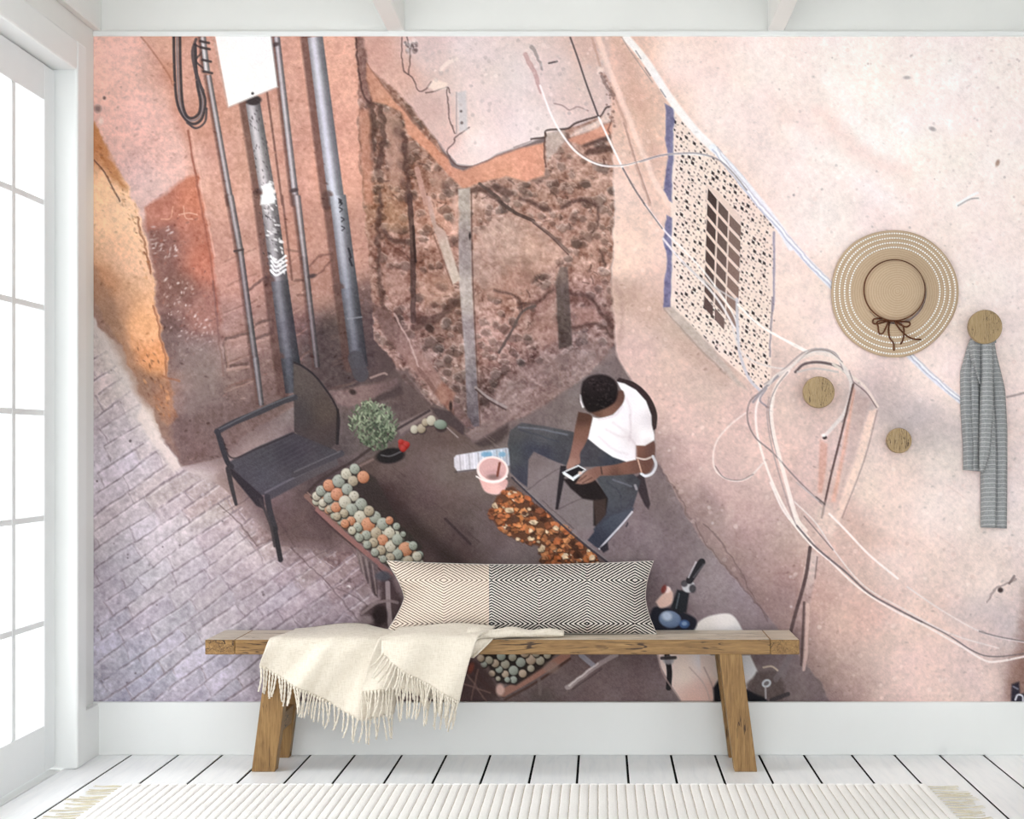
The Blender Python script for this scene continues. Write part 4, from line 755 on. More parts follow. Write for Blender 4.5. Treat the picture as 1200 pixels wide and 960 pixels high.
    poly(D3, [(432, 138), (470, 90), (545, 20), (660, -20), (640, 20), (560, 110), (500, 185), (470, 170)], [(560, 40, (65, 71, 85)), (480, 140, (51, 55, 69)), (600, 30, (73, 80, 93))], 1, 1, tag=M)
    line(D3, [(650, 0), (600, 60), (540, 125), (490, 180)], 2, (214, 212, 220), .9); line(D3, [(628, 55), (622, 70)], 2, (60, 56, 64), .9); poly(D3, [(490, 175), (530, 150), (535, 185), (510, 200)], (40, 38, 46), 1, .9, tag=M); line(C3, [(765, 715), (772, 735)], 3, (170, 166, 172), .7)
    for p in ([(120, 400), (220, 430), (330, 470)], [(180, 500), (260, 520)], [(600, 690), (680, 760), (690, 840)], [(560, 560), (640, 590)], [(90, 600), (130, 640)]): line(C3, p, 2, (58, 62, 76), .5, wob=1)
    for p in ([(110, 385), (250, 400), (380, 430)], [(640, 680), (740, 720)]): line(C3, p, 2.4, (116, 122, 136), .5, wob=1)
    SK, SKL, SKD = (112, 76, 64), (150, 108, 92), (78, 50, 42)
    poly(C3, [(445, 300), (520, 325), (512, 410), (485, 480), (455, 535), (455, 590), (420, 605), (405, 625), (378, 612), (395, 555), (412, 480), (425, 400)], [(470, 340, SKD), (480, 420, (124, 84, 70)), (430, 540, (140, 98, 84)), (410, 600, (156, 116, 102))], 1, 1, tag=M, sm=True)
    for x in (390, 402, 416): line(C3, [(x + 10, 570), (x, 620)], 2.4, (160, 116, 102), .8)
    poly(C3, [(765, 490), (865, 465), (875, 545), (852, 632), (800, 645), (772, 570)], [(800, 510, (126, 84, 70)), (850, 520, (96, 62, 54)), (820, 610, (104, 68, 58))], 1, 1, tag=M, sm=True)
    poly(C3, [(555, 612), (660, 596), (770, 568), (815, 600), (800, 640), (700, 655), (600, 660), (560, 655)], [(600, 625, (140, 98, 84)), (700, 610, (132, 90, 76)), (780, 610, (108, 72, 62)), (650, 650, (88, 58, 50))], 1, 1, tag=M, sm=True)
    poly(C3, [(430, 705), (455, 670), (500, 630), (560, 610), (580, 640), (560, 668), (520, 695), (470, 708)], [(480, 680, (150, 108, 94)), (550, 640, (128, 88, 76))], 1, 1, tag=M, sm=True)
    for p in ([(450, 690), (490, 660)], [(470, 700), (520, 672)]): line(C3, p, 1.2, SKD, .7)
    line(C3, [(572, 612), (578, 650)], 1.6, (60, 44, 42), .8)
    poly(C3, [(528, 332), (560, 338), (640, 318), (690, 262), (706, 212), (662, 132), (705, 142), (770, 178), (826, 240), (856, 320), (858, 372), (872, 430), (872, 460), (820, 492), (768, 490), (768, 570), (715, 582), (640, 556), (565, 506), (500, 452), (514, 390)],
         [(560, 400, (244, 240, 244)), (650, 380, (240, 236, 241)), (720, 300, (236, 231, 236)), (790, 260, (244, 240, 243)), (810, 440, (246, 242, 244)), (700, 540, (234, 230, 236)), (640, 500, (240, 236, 241)), (745, 450, (214, 204, 210)), (850, 340, (214, 206, 212))], .9, 1, tag=M)
    for p, a in (([(735, 320), (740, 400), (730, 460)], .5), ([(600, 400), (680, 440), (740, 440)], .35), ([(560, 440), (640, 510), (720, 540)], .3), ([(740, 450), (765, 490), (770, 560)], .6), ([(690, 270), (650, 320), (560, 345)], .45), ([(640, 360), (720, 420)], .3), ([(700, 200), (730, 260), (740, 320)], .3)):
        line(C3, p, 2.4, (196, 180, 188), a, soft=1.4)
    poly(C3, [(455, 205), (470, 210), (482, 275), (468, 278), (456, 245)], (240, 236, 240), .9, 1, tag=M)
    poly(C3, [(512, 305), (560, 330), (600, 328), (650, 305), (696, 250), (704, 210), (690, 180), (640, 200), (560, 270)], [(560, 315, (92, 60, 50)), (640, 290, (120, 82, 68)), (690, 220, (96, 64, 56)), (600, 310, (140, 98, 82))], 1, 1, tag=M, sm=True)
    poly(C3, [(470, 130), (510, 100), (570, 90), (625, 105), (660, 140), (668, 190), (655, 240), (620, 270), (575, 290), (520, 305), (490, 290), (465, 240), (460, 180)], [(540, 140, (42, 34, 36)), (620, 160, (36, 29, 31)), (500, 240, (28, 22, 24)), (600, 250, (24, 19, 21))], 1.4, 1, tag=M, sm=True)
    for _ in range(90):
        a = rng.uniform(0, 6.28); r = math.sqrt(rng.uniform(0, .85)); ell(C3, (565 + 98 * r * math.cos(a), 195 + 95 * r * math.sin(a)), 1.2, 1, (64, 54, 56) if rng.random() > .5 else (18, 14, 16), 0, .6, .5)
    line(C3, [(775, 560), (820, 568), (865, 552)], 2.0, (222, 206, 196), .9, tag=M); line(C3, [(865, 552), (882, 600), (862, 645), (825, 662), (800, 650)], 3.2, (222, 224, 232), .95, tag=M); line(C3, [(780, 570), (800, 640)], 1.6, (214, 170, 146), .9)
    poly(C3, [(353, 642), (445, 600), (490, 626), (418, 688)], (222, 226, 232), .7, 1, tag='printed_telephone'); poly(C3, [(372, 640), (446, 608), (480, 628), (414, 668)], (30, 28, 32), .7, 1, tag='printed_telephone'); ell(C3, (455, 645), 2.2, 2, (214, 190, 178)); line(C3, [(362, 650), (416, 684)], 1.6, (246, 248, 250), .9)
    poly(C3, [(840, 480), (890, 560), (900, 700), (1000, 860), (960, 960), (860, 860), (880, 640)], (100, 84, 86), 9, .35)
    
    # ---- 10. lower crate, handles and motor scooter
    for p, wd, c in (([(556, 785), (572, 806), (590, 815)], 5, (96, 66, 62)), ([(590, 812), (620, 795), (664, 768)], 9, (160, 112, 98)), ([(592, 820), (628, 800), (668, 772)], 3, (84, 62, 58))): line(W, p, wd, c, 1, tag=K)
    poly(W, [(560, 755), (660, 755), (640, 780), (605, 803), (582, 800)], (52, 44, 44), 1.5, 1, tag=K)
    for k, (x, y, r) in enumerate([(30, 745, 22), (105, 735, 24), (155, 722, 25), (200, 727, 22), (70, 775, 24), (115, 790, 20), (155, 765, 18), (70, 820, 18), (30, 793, 18), (65, 710, 20), (0, 770, 18), (-20, 740, 20), (-50, 725, 20), (-75, 745, 16), (-35, 790, 16), (235, 700, 18), (10, 705, 22), (125, 690, 22), (180, 690, 20), (40, 820, 14), (-90, 715, 18), (-5, 815, 12)]):
        c = (PALE, (164, 170, 160), (190, 168, 146))[k % 3]; ell(D3, (x + 4, y + 5), r / 4.1, r / 4.1, (46, 40, 40), 0, .8, .9, K); ell(D3, (x, y), r / 4.3, r / 4.3, c, 0, .7, 1, K, shade=28)
    poly(W, [(545, 770), (560, 775), (590, 812), (560, 830), (530, 830)], (70, 52, 52), 3, .8, wob=2)
    for p in ([(548, 790), (570, 822)], [(560, 785), (552, 820)], [(540, 800), (575, 812)]): line(W, p, 2, (128, 98, 92), .7, wob=1)
    ell(W, (552, 783), 3, 6, (150, 70, 52), 20, 1.5, .8); ell(D3, (5, 870), 5, 7, (222, 178, 166), 0, 1.5, .9); ell(D3, (200, 900), 13, 10, (92, 78, 78), 0, 3, .8); line(D3, [(195, 820), (200, 890)], 4, (116, 100, 98), .8); ell(D3, (255, 760), 9, 7, (150, 124, 116), 0, 2, .7)
    line(D3, [(335, 858), (400, 810), (480, 750), (570, 700)], 5.6, (166, 150, 150), .9, wob=1.2); line(D3, [(400, 700), (460, 750)], 6, (150, 150, 162), .9); line(D3, [(340, 850), (480, 742)], 1.8, (226, 216, 214), .8, wob=1.5); line(D3, [(360, 866), (500, 768)], 1.6, (76, 62, 64), .7)
    R = 'printed_scooter'
    poly(D3, [(770, 690), (870, 690), (1030, 690), (1043, 925), (890, 925), (840, 850), (790, 760)], [(800, 720, (226, 210, 204)), (900, 780, (232, 216, 206)), (960, 900, (222, 180, 168)), (1010, 720, (226, 222, 224)), (1030, 880, (214, 180, 170))], 1.2, 1, tag=R)
    poly(D3, [(950, 570), (985, 530), (1043, 505), (1130, 500), (1180, 560), (1200, 640), (1000, 690), (940, 640)], [(1000, 560, (222, 216, 212)), (1100, 530, (234, 230, 228)), (1160, 600, (216, 214, 216))], 1.2, 1, tag=R, sm=True)
    poly(D4, [(-20, 700), (180, 700), (225, 700), (262, 780), (240, 830), (180, 890), (60, 920), (-10, 920)], [(20, 760, (226, 208, 200)), (120, 760, (224, 216, 214)), (220, 760, (220, 222, 226)), (20, 880, (220, 180, 168))], 1.2, 1, tag=R)
    line(D4, [(0, 760), (40, 850), (50, 920)], 1.8, (176, 140, 132), .6); line(D3, [(930, 760), (1000, 840), (1030, 920)], 1.6, (190, 160, 152), .6)
    poly(D4, [(45, 860), (70, 820), (110, 840), (210, 870), (300, 900), (310, 930), (50, 930)], (34, 34, 42), 1.4, 1, tag=R); poly(D4, [(210, 850), (260, 790), (350, 780), (400, 850), (380, 920), (300, 915), (240, 890)], (92, 78, 78), 2, .9, wob=2, tex=10, tag=R)
    ell(D4, (305, 838), 5.6, 4.6, (200, 204, 212), -30, .8, 1, R); ell(D4, (305, 838), 3.4, 2.4, (112, 104, 108), -30, .8, 1); line(D4, [(300, 860), (302, 910)], 2, (176, 170, 176), .9); line(D4, [(290, 760), (330, 755), (360, 775)], 2, (216, 196, 170), .8); line(D4, [(330, 920), (370, 905), (410, 890)], 5, (60, 56, 62), .9, tag=R)
    line(D4, [(430, 690), (390, 760), (350, 820)], 6, (124, 112, 116), .7, wob=1)
    line(D3, [(820, 700), (832, 780), (828, 860)], 6.4, (44, 42, 46), 1, tag=R); ell(D3, (828, 725), 6, 5, (160, 156, 160), 0, 1.2, .9); line(D3, [(795, 715), (860, 712)], 4, (60, 56, 58), .9); line(D3, [(775, 690), (800, 790), (880, 910)], 1.8, (180, 150, 144), .7)
    poly(D3, [(738, 500), (760, 465), (830, 470), (900, 490), (965, 530), (930, 590), (760, 590), (735, 550)], (38, 40, 52), 1.4, 1, tag=R, sm=True); ell(D3, (835, 525), 13, 10, (112, 134, 170), 10, 1, 1, R, shade=20); ell(D3, (820, 510), 6, 5, (190, 204, 224), 20, 1.6, .9); ell(D3, (905, 548), 6, 5, (64, 96, 150), 0, 1, 1, R); ell(D3, (905, 546), 3, 2.4, (130, 160, 200), 0, .8, .9)
    poly(D3, [(838, 470), (870, 380), (930, 390), (915, 490), (880, 500)], (40, 44, 50), 1.2, 1, tag=R); line(D3, [(880, 400), (865, 470)], 1.6, (96, 108, 118), .8)
    ell(D3, (925, 365), 7.5, 7, (196, 196, 202), 0, 1, 1, R); ell(D3, (945, 375), 4, 5, (60, 58, 64), 0, 1, .9); ell(D3, (905, 350), 4, 4, (70, 68, 74), 0, 1, .9)
    line(D3, [(930, 335), (975, 265), (990, 245)], 8.5, (42, 40, 46), 1, tag=R, sm=True); line(D3, [(925, 320), (962, 245)], 1.8, (206, 200, 206), .8); line(D3, [(950, 320), (1000, 255)], 1.6, (104, 100, 108), .7)
    poly(D3, [(765, 440), (790, 410), (830, 380), (850, 400), (840, 450), (790, 470)], (222, 184, 170), 1.2, 1, tag=R, sm=True); ell(D3, (822, 380), 4, 4, (236, 216, 212), 0, 1, 1); ell(D3, (805, 378), 3, 5, (130, 52, 46), 20, 1, .9)
    
    # ---- print grain and grade
    ROUGH = np.clip(LWALL * .8 + RUB * 1.0 + PAVE * .6 + RW * .55 + .35, 0, 1.2)
    TEXM = np.where(IDS > 0, .25, 1.0)
    CAN += ((N_CHIP * 4.5 + N_FINE * 3.5) * ROUGH * TEXM)[..., None]
    for msk, n in ((LWALL, 240), (RW, 420)):     # small pits and chips in the plaster
        ys, xs = np.nonzero((msk > .5) & (IDS == 0))
        for k in rng.integers(0, len(ys), n):
            x, y = XS[xs[k]], YS[ys[k]]; c = sample(CAN, np.array(x), np.array(y)); r = rng.uniform(.8, 2.0); an = rng.uniform(-60, 20)
            ell(W, (x, y), r, r * .5, c - rng.uniform(14, 44), an, .7, .8); ell(W, (x + .9, y + 1.1), r, r * .45, c + rng.uniform(6, 22), an, .7, .6)
    CAN += (GRAIN * 2.6)[..., None] + N_COL * 1.6
    LUM = CAN.mean(-1, keepdims=True)
    SATF = .80 + .42 * np.clip((LUM - 185) / 50, 0, 1)
    CAN = LUM + (CAN - LUM) * SATF + np.array((1.8, -.4, -.6)) * (1 - LUM / 400)
    CAN = np.clip((CAN - 128) * 1.04 + 129.5 - 3 * np.clip((LUM - 215) / 25, 0, 1), 4, 253)
    BLUR = (CAN + np.roll(CAN, 1, 0) + np.roll(CAN, -1, 0) + np.roll(CAN, 1, 1) + np.roll(CAN, -1, 1)) / 5
    CAN = np.clip(CAN + .55 * (CAN - BLUR), 4, 253)
    return CAN, IDS, PRINT_NAMES, PX, PY, GW, GH, (MX0, MX1, MY0, MY1)
CAN, IDS, PRINT_NAMES, PX, PY, GW, GH, (MX0, MX1, MY0, MY1) = paint_print()
# ---------------------------------------------------------------- room shell
def lerp_(a, b, t): return a + (b - a) * t
XL = -595 * U                       # left wall plane
ROOM_F = -7.6; ROOM_R = 2.45; CEIL = 2.78
def slab(name, lo, hi, mat, label, cat, parent=None, bev=0):
    return tag(box(name, lo, hi, mat, parent, bev), label, cat, kind='structure')
slab('wall_back', (XL - .3, 0, -.05), (ROOM_R, .12, CEIL), M_WALL, 'white painted back wall behind the printed mural', 'wall')
JN = -.284; JF = -2.492; HEAD = 781 * U    # door opening: far jamb, near jamb, head height
bm = bmesh.new()
XO = -636 * U                              # outer face of the left wall
add_box(bm, (XO, JN + .02, -.05), (XL, .0, CEIL)); add_box(bm, (XO, JF - .02, HEAD + .02), (XL, JN + .02, CEIL)); add_box(bm, (XO, ROOM_F, -.05), (XL, JF - .02, CEIL))
tag(bm_obj('wall_left', bm, M_WALL), 'white painted left wall with the french door opening', 'wall', kind='structure')
# right wall, out of frame: window added to brighten the left wall and door
bm = bmesh.new(); wy0, wy1, wz0, wz1 = -6.2, -2.5, .45, 2.4
add_box(bm, (ROOM_R, wy1, -.05), (ROOM_R + .14, .12, CEIL)); add_box(bm, (ROOM_R, ROOM_F, -.05), (ROOM_R + .14, wy0, CEIL)); add_box(bm, (ROOM_R, wy0, -.05), (ROOM_R + .14, wy1, wz0)); add_box(bm, (ROOM_R, wy0, wz1), (ROOM_R + .14, wy1, CEIL))
tag(bm_obj('wall_right', bm, M_WALL), 'plain white painted right wall at the far end of the mural', 'wall', kind='structure')
ceil = slab('ceiling', (XO, ROOM_F, CEIL), (ROOM_R, .12, CEIL + .08), M_CEIL, 'white ceiling with square white beams above the mural', 'ceiling')
bmz = EYE + (522 - 37) * U
for x0, x1 in ((-595, -586), (-250.5, -230.5), (194.5, 214), (620, 640), (1045, 1065)):
    box('beam', (x0 * U, ROOM_F, bmz), (x1 * U, 0, CEIL + .01), M_CEIL, ceil, .003)
slab('trim_1', (XL, -.012, EYE + (522 - 43) * U), (ROOM_R, .01, bmz), M_TRIM, 'narrow white moulding along the top edge of the mural', 'moulding', bev=.002)
bb = slab('baseboard_back', (XL, -.022, 0), (ROOM_R, .01, 62 * U), M_TRIM, 'tall white baseboard under the mural behind the bench', 'baseboard', bev=.003)
slab('baseboard_left', (XL - .01, -.18, 0), (XL + 8 * U, -.018, 60 * U), M_TRIM, 'short white baseboard between the corner and the door casing', 'baseboard', bev=.003)
# door casing (architrave) with its lining
t2 = tag(empty('trim_2', (XL, (JN + JF) / 2, 0)), 'broad white architrave framing the french door', 'door frame', kind='structure')
cx0, cx1 = XO - .005, -585 * U; cw = .105
box('jamb', (cx0, JN, 0), (cx1, JN + cw, 815 * U), M_TRIM, t2, .009, seg=2)
box('jamb', (cx0, JF - cw, 0), (cx1, JF, 815 * U), M_TRIM, t2, .009, seg=2)
box('header', (cx0, JF, HEAD), (cx1, JN, 815 * U), M_TRIM, t2, .009, seg=2)
box('threshold', (cx0, JF, -.03), (-603 * U - .003, JN, .0015), M_TRIM, t2, .003)
# floor: dark underfloor, every board its own object
fl = tag(box('floor', (XL - .02, ROOM_F, -.06), (ROOM_R, .0, -.0025), M_GAP), 'white painted floorboards with narrow dark gaps', 'floor', kind='structure')
gaps = [-603, 155 - 705, 210 - 705, 261.5 - 705, 314 - 705, 364.5 - 705, 416.5 - 705, 471.5 - 705, 523.5 - 705, 575 - 705, 627 - 705, 678.5 - 705, 734 - 705, 786 - 705, 837.5 - 705, 889 - 705, 941.5 - 705, 997.5 - 705, 1047.5 - 705, 1100 - 705, 1151.5 - 705]
while gaps[-1] * U < ROOM_R - .2: gaps.append(gaps[-1] + 52.4)
for i in range(len(gaps) - 1):
    g = .0040
    box('plank', (gaps[i] * U + (g if i else .003), ROOM_F, -.03), (gaps[i + 1] * U - g, -.004, 0), M_PLANK, fl, .0015)
# french doors
def thin_glass():
    m = NT('window_glass', .0); t = m.t; tr = m.n('BsdfTransparent'); gl = m.n('BsdfGlossy'); gl.inputs['Roughness'].default_value = .02; tr.inputs[0].default_value = (.97, .98, .98, 1)
    mx = m.n('MixShader'); mx.inputs[0].default_value = .06; m.l(tr.outputs[0], mx.inputs[1]); m.l(gl.outputs[0], mx.inputs[2])
    m.l(mx.outputs[0], t.nodes['Material Output'].inputs[0]); return m.m
M_GLASS = thin_glass(); M_BRASS = flat('brushed_metal', (150, 146, 138), .35, .5)
DX = -610 * U; DT = .04
def leaf(name, y_far, y_near, label, handle_far):
    r = tag(empty(name, (DX, (y_far + y_near) / 2, .01)), label, 'french door', kind='structure')
    x0, x1 = DX - DT, DX; st = .11; top = 740 * U; bot = 55 * U
    sf = box('stile', (x0, y_far - st, .012), (x1, y_far - .003, HEAD - .004), M_DOOR, r, .003); sn = box('stile', (x0, y_near + .003, .012), (x1, y_near + st, HEAD - .004), M_DOOR, r, .003)
    box('rail', (x0, y_near + st, top), (x1, y_far - st, HEAD - .004), M_DOOR, r, .002); box('rail', (x0, y_near + st, .012), (x1, y_far - st, bot), M_DOOR, r, .002)
    ya, yb = y_near + st, y_far - st; nc = 3; mw = .034; pw = (yb - ya - mw * (nc - 1)) / nc; nr = 6; mh = .021; ph = (top - bot - mh * (nr - 1)) / nr
    for i in range(nc - 1):
        y = ya + (i + 1) * pw + i * mw; box('muntin', (x1 - .016, y, bot), (x1 - .001, y + mw, top), M_DOOR, r, .002)
    for j in range(nr - 1):
        z = bot + (j + 1) * ph + j * mh; box('muntin', (x1 - .017, ya, z), (x1 - .002, yb, z + mh), M_DOOR, r, .002)
    for i in range(nc):
        for j in range(nr):
            y = ya + i * (pw + mw); z = bot + j * (ph + mh); box('pane', (x1 - .012, y - .003, z - .003), (x1 - .009, y + pw + .003, z + ph + .003), M_GLASS, r)
    yh = (y_near + .055) if not handle_far else (y_far - .055)
    bm = bmesh.new(); add_box(bm, (x1, yh - .018, 1.0), (x1 + .006, yh + .018, 1.16), .002); add_box(bm, (x1 + .005, yh - .008, 1.08), (x1 + .045, yh + .008, 1.096), .003); add_box(bm, (x1 + .035, yh - .008 - (0 if handle_far else .0), 1.08), (x1 + .047, yh + .10 * (1 if not handle_far else -1) + .0, 1.096) if not handle_far else (x1 + .047, yh + .008, 1.096), .003)
    bm_obj('handle', bm, M_BRASS, sf if handle_far else sn)
mid = (JN + JF) / 2
leaf('door_1', JN, mid, 'white glazed french door leaf hinged beside the mural corner', False)
leaf('door_2', mid, JF, 'white glazed french door leaf hinged on the jamb far from the mural', True)

w1 = tag(empty('added_window_1', (ROOM_R + .06, (wy0 + wy1) / 2, wz0)), 'wide white framed window added in the unseen right wall for light', 'window', kind='structure')  # out-of-view window, added as a light source for the left side
wx0, wx1 = ROOM_R + .04, ROOM_R + .09
box('sill', (ROOM_R - .03, wy0, wz0 - .03), (ROOM_R + .14, wy1, wz0 + .005), M_TRIM, w1, .004); box('rail', (wx0, wy0, wz1 - .06), (wx1, wy1, wz1), M_DOOR, w1, .003); box('rail', (wx0, wy0, wz0 + .005), (wx1, wy1, wz0 + .06), M_DOOR, w1, .003)
for k in range(4):
    y = lerp_(wy0 + .03, wy1 - .03, k / 3); box('stile', (wx0, y - .03, wz0 + .05), (wx1, y + .03, wz1 - .05), M_DOOR, w1, .003)
    if k < 3: box('pane', (ROOM_R + .062, y + .02, wz0 + .05), (ROOM_R + .066, lerp_(wy0 + .03, wy1 - .03, (k + 1) / 3) - .02, wz1 - .05), M_GLASS, w1)

# ---------------------------------------------------------------- the mural, one sheet of printed paper
def mural_mat():
    m = NT('printed_paper', .85, .12); a = m.n('Attribute'); a.attribute_name = 'print'; m.l(a.outputs['Color'], m.b.inputs['Base Color'])
    m.bump(m.noise(m.coord(), 420, 2), .04, .0006); return m.m
M_MURAL = mural_mat()
MY = -.0035
lin = np.clip(CAN / 255.0, 0, 1); lin = np.where(lin <= .04045, lin / 12.92, ((lin + .055) / 1.055) ** 2.4) * PRINT_GAIN
lin = lin * np.minimum(1, .94 / np.maximum(lin.max(-1, keepdims=True), 1e-6))
VX = (PX - 705) * U; VZ = EYE + (522 - PY) * U
FID = np.maximum(np.maximum(IDS[:-1, :-1], IDS[1:, :-1]) * (IDS[:-1, :-1] == IDS[1:, :-1]), IDS[:-1, :-1] * 1)
mural = empty('wall_mural', ((MX0 + MX1) / 2 * U - 705 * U, 0, 62 * U))
tag(mural, 'large photographic wall mural of a sunlit pink alley with a fruit cart and seated man', 'mural')
idx = np.arange(GH * GW).reshape(GH, GW)
def sheet(name, sel, y, label=None):
    jj, ii = np.nonzero(sel)
    q = np.stack([idx[jj, ii], idx[jj + 1, ii], idx[jj + 1, ii + 1], idx[jj, ii + 1]], 1).ravel()
    u, inv = np.unique(q, return_inverse=True); og = ORG[mural]
    co = np.empty((len(u), 3), np.float32); co[:, 0] = VX.ravel()[u] - og.x; co[:, 1] = y - og.y; co[:, 2] = VZ.ravel()[u] - og.z
    me = bpy.data.meshes.new(name); n = len(jj)
    me.vertices.add(len(u)); me.vertices.foreach_set('co', co.ravel()); me.loops.add(n * 4); me.loops.foreach_set('vertex_index', inv.astype(np.int32).ravel())
    me.polygons.add(n); me.polygons.foreach_set('loop_start', np.arange(n, dtype=np.int32) * 4)
    me.update(calc_edges=True)
    ca = me.color_attributes.new('print', 'FLOAT_COLOR', 'POINT'); rgba = np.ones((len(u), 4), np.float32); rgba[:, :3] = lin.reshape(-1, 3)[u]; ca.data.foreach_set('color', rgba.ravel())
    o = link(name, me, mural, M_MURAL)
    if label: o['label'] = label
    return o
LAB = {'printed_window_screen': 'printed cream carved window screen', 'printed_cables': 'printed coil of black cables', 'printed_pipe': 'printed grey wall pipes', 'printed_meter_box': 'printed white meter box',
       'printed_armchair': 'printed black wicker armchair', 'printed_cart': 'printed dark wooden street cart', 'printed_fruit_tray': 'printed rows of green and orange fruit', 'printed_fruit_row': 'printed short row of green fruit',
       'printed_potted_plant': 'printed green potted plant with red flower', 'printed_water_bottle': 'printed clear plastic bottle', 'printed_bucket': 'printed pink bucket', 'printed_peel_heap': 'printed heap of orange peel',
       'printed_chair_back': 'printed dark chair back behind the man', 'printed_chair_seat': 'printed dark chair seat and leg', 'printed_chair_leg': 'printed dark chair leg', 'printed_man': 'printed seated man in white t-shirt and grey trousers', 'printed_telephone': 'printed mobile telephone', 'printed_scooter': 'printed cream motor scooter'}
for k, nm in enumerate(PRINT_NAMES):
    sheet(nm or 'printed_alley', FID == k, MY, LAB.get(nm, 'printed pink alley walls and stone paving'))
mx0, mx1 = (MX0 - 705) * U, (MX1 - 705) * U; mz0, mz1 = EYE + (522 - MY1) * U, EYE + (522 - MY0) * U
box('paper_backing', (mx0, MY + .0004, mz0), (mx1, .004, mz1), flat('paper_white', (238, 236, 232), .9), mural)

# ---------------------------------------------------------------- bench
bench = tag(empty('wooden_bench', (P(588, 751, .33).x, -.17, 0)), 'long rustic oak bench with slanted legs standing under the mural', 'bench')
SEAT = 146.5 * U; FR = .329; TH = 17 * U
zt, zb = SEAT, SEAT - 17.2 / 1.058 * U
sc = D / (D - FR)
bx0, bx1 = (240.3 - 705) * U / sc, (937 - 705) * U / sc; ex0, ex1 = (275 - 705) * U / sc, (903 - 705) * U / sc
BK = -.006 - .022
yb_ = [-FR, -.228, -.128, BK]
for i in range(3): box('seat_board', (ex0 + .0006, yb_[i] + .0007, zb), (ex1 - .0006, yb_[i + 1] - .0007, zt), M_OAKTOP, bench, .0018)
box('end_board', (bx0, -FR, zb), (ex0 - .0006, BK, zt), M_OAKY, bench, .002); box('end_board', (ex1 + .0006, -FR, zb), (bx1, BK, zt), M_OAKY, bench, .002)
M_OAKPALE = oak('oak_top_lit_tone', 0, .45, True)  # paler oak for upward faces: light on the seat put into the colour
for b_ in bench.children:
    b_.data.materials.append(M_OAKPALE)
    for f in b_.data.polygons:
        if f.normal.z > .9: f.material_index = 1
def leg(xb0, xb1, lean, y0, y1):
    bot = [(xb0, y0, 0), (xb1, y0, 0), (xb1, y1, 0), (xb0, y1, 0)]; top = [(x + lean, y, zb + .001) for x, y, _ in bot]
    return hexa('leg', bot, top, M_OAKZ, bench, .0025)
for a, b, ln in (((294.4 - 705) * U / sc, (322 - 705) * U / sc, .0527), ((861 - 705) * U / sc, (887.5 - 705) * U / sc, -.0527)):
    leg(a, b, ln, -FR + .002, -FR + .062); leg(a, b, ln, -.071, -.024 - .002)
    w = (b - a); f = .30; xm = a + ln * .42
    hexa('stretcher', [(xm + .02, -.27, .125), (xm + w - .012, -.27, .125), (xm + w - .012, -.068, .125), (xm + .02, -.068, .125)], [(xm + .028, -.27, .19), (xm + w - .004, -.27, .19), (xm + w - .004, -.068, .19), (xm + .028, -.068, .19)], M_OAKY, bench, .002)

# ---------------------------------------------------------------- pillow
def herring():
    m = NT('herringbone_weave', .92, .08); uvn = m.n('UVMap'); uvn.uv_map = 'UVMap'; sp = m.n('SeparateXYZ'); m.l(uvn.outputs[0], sp.inputs[0]); x, y = sp.outputs[0], sp.outputs[1]
    # fold the rows about two horizontal lines and the columns about vertical ones (sheet units)
    yy = m.math('ABSOLUTE', m.math('SUBTRACT', y, 23.0)); yy = m.math('ABSOLUTE', m.math('SUBTRACT', yy, 51.0))
    tri = m.math('PINGPONG', m.math('ADD', x, 45.0), 56.0)
    ph = m.math('ADD', yy, m.math('MULTIPLY', tri, -.56)); wob = m.noise(m.coord(scale=(1, 1, 1)), 60, 2)
    ph = m.math('ADD', ph, m.math('MULTIPLY', wob, 1.0))
    w = m.math('PINGPONG', ph, 1.62); w = m.math('MULTIPLY', w, 1 / 1.62)
    left = m.math('LESS_THAN', x, 120.0)
    cb = m.ramp(w, [(.42, (27, 26, 28)), (.66, (222, 218, 210))])
    cl = m.ramp(w, [(.2, (84, 66, 56)), (.48, (226, 210, 194)), (1, (236, 226, 212))])
    c = m.mix(left, cb, cl); m.base(c); m.bump(w, .4, .0015); return m.m
pil = tag(empty('lumbar_pillow', P(612, 744, .16)), 'long lumbar pillow in beige and black herringbone lying on the bench', 'pillow')
NU, NV = 73, 29; vs_, uv = [], []
def pil_pt(u, v, side):
    xl = 453 + 21 * (1 - abs(v) ** 1.4) - 2 * max(0, v) ; xr = 766 - 10 * (1 - v * v) + 4 * max(0, v)
    px = xl + (xr - xl) * (u + 1) / 2; top = 657.5 + 4.5 * (1 - u * u); bot = 743.2 - 1.2 * (1 - u * u)
    py = top + (bot - top) * (v + 1) / 2
    e = max(0, 1 - abs(u) ** 5) ** .6 * max(0, 1 - abs(v) ** 2.4) ** .62
    t = (.078 if side else .05) * e * (1 + .05 * math.sin(u * 9) * (1 - abs(v)))
    d = .085 + .085 * (v + 1) / 2 + (t if side else -t)
    # crease at the left end and a dimple near the lower right
    d -= .03 * math.exp(-((px - 484) / 14) ** 2 - ((py - 694) / 7) ** 2) * side; d -= .018 * math.exp(-((px - 660) / 8) ** 2 - ((py - 728) / 8) ** 2) * side
    return P(px, py, d), (px - 453, py - 657)
faces = []
for side in (1, 0):
    o = len(vs_)
    for j in range(NV):
        for i in range(NU):
            u = math.sin((i / (NU - 1) * 2 - 1) * math.pi / 2 * .97) / math.sin(math.pi / 2 * .97); v = math.sin((j / (NV - 1) * 2 - 1) * math.pi / 2 * .97) / math.sin(math.pi / 2 * .97)
            p, q = pil_pt(u, v, side); vs_.append(p); uv.append(q)
    faces += [tuple(o + k for k in (f if side else f[::-1])) for f in grid_faces(NU, NV)]
cover = mk('cover', vs_, faces, herring(), pil, True, uv)
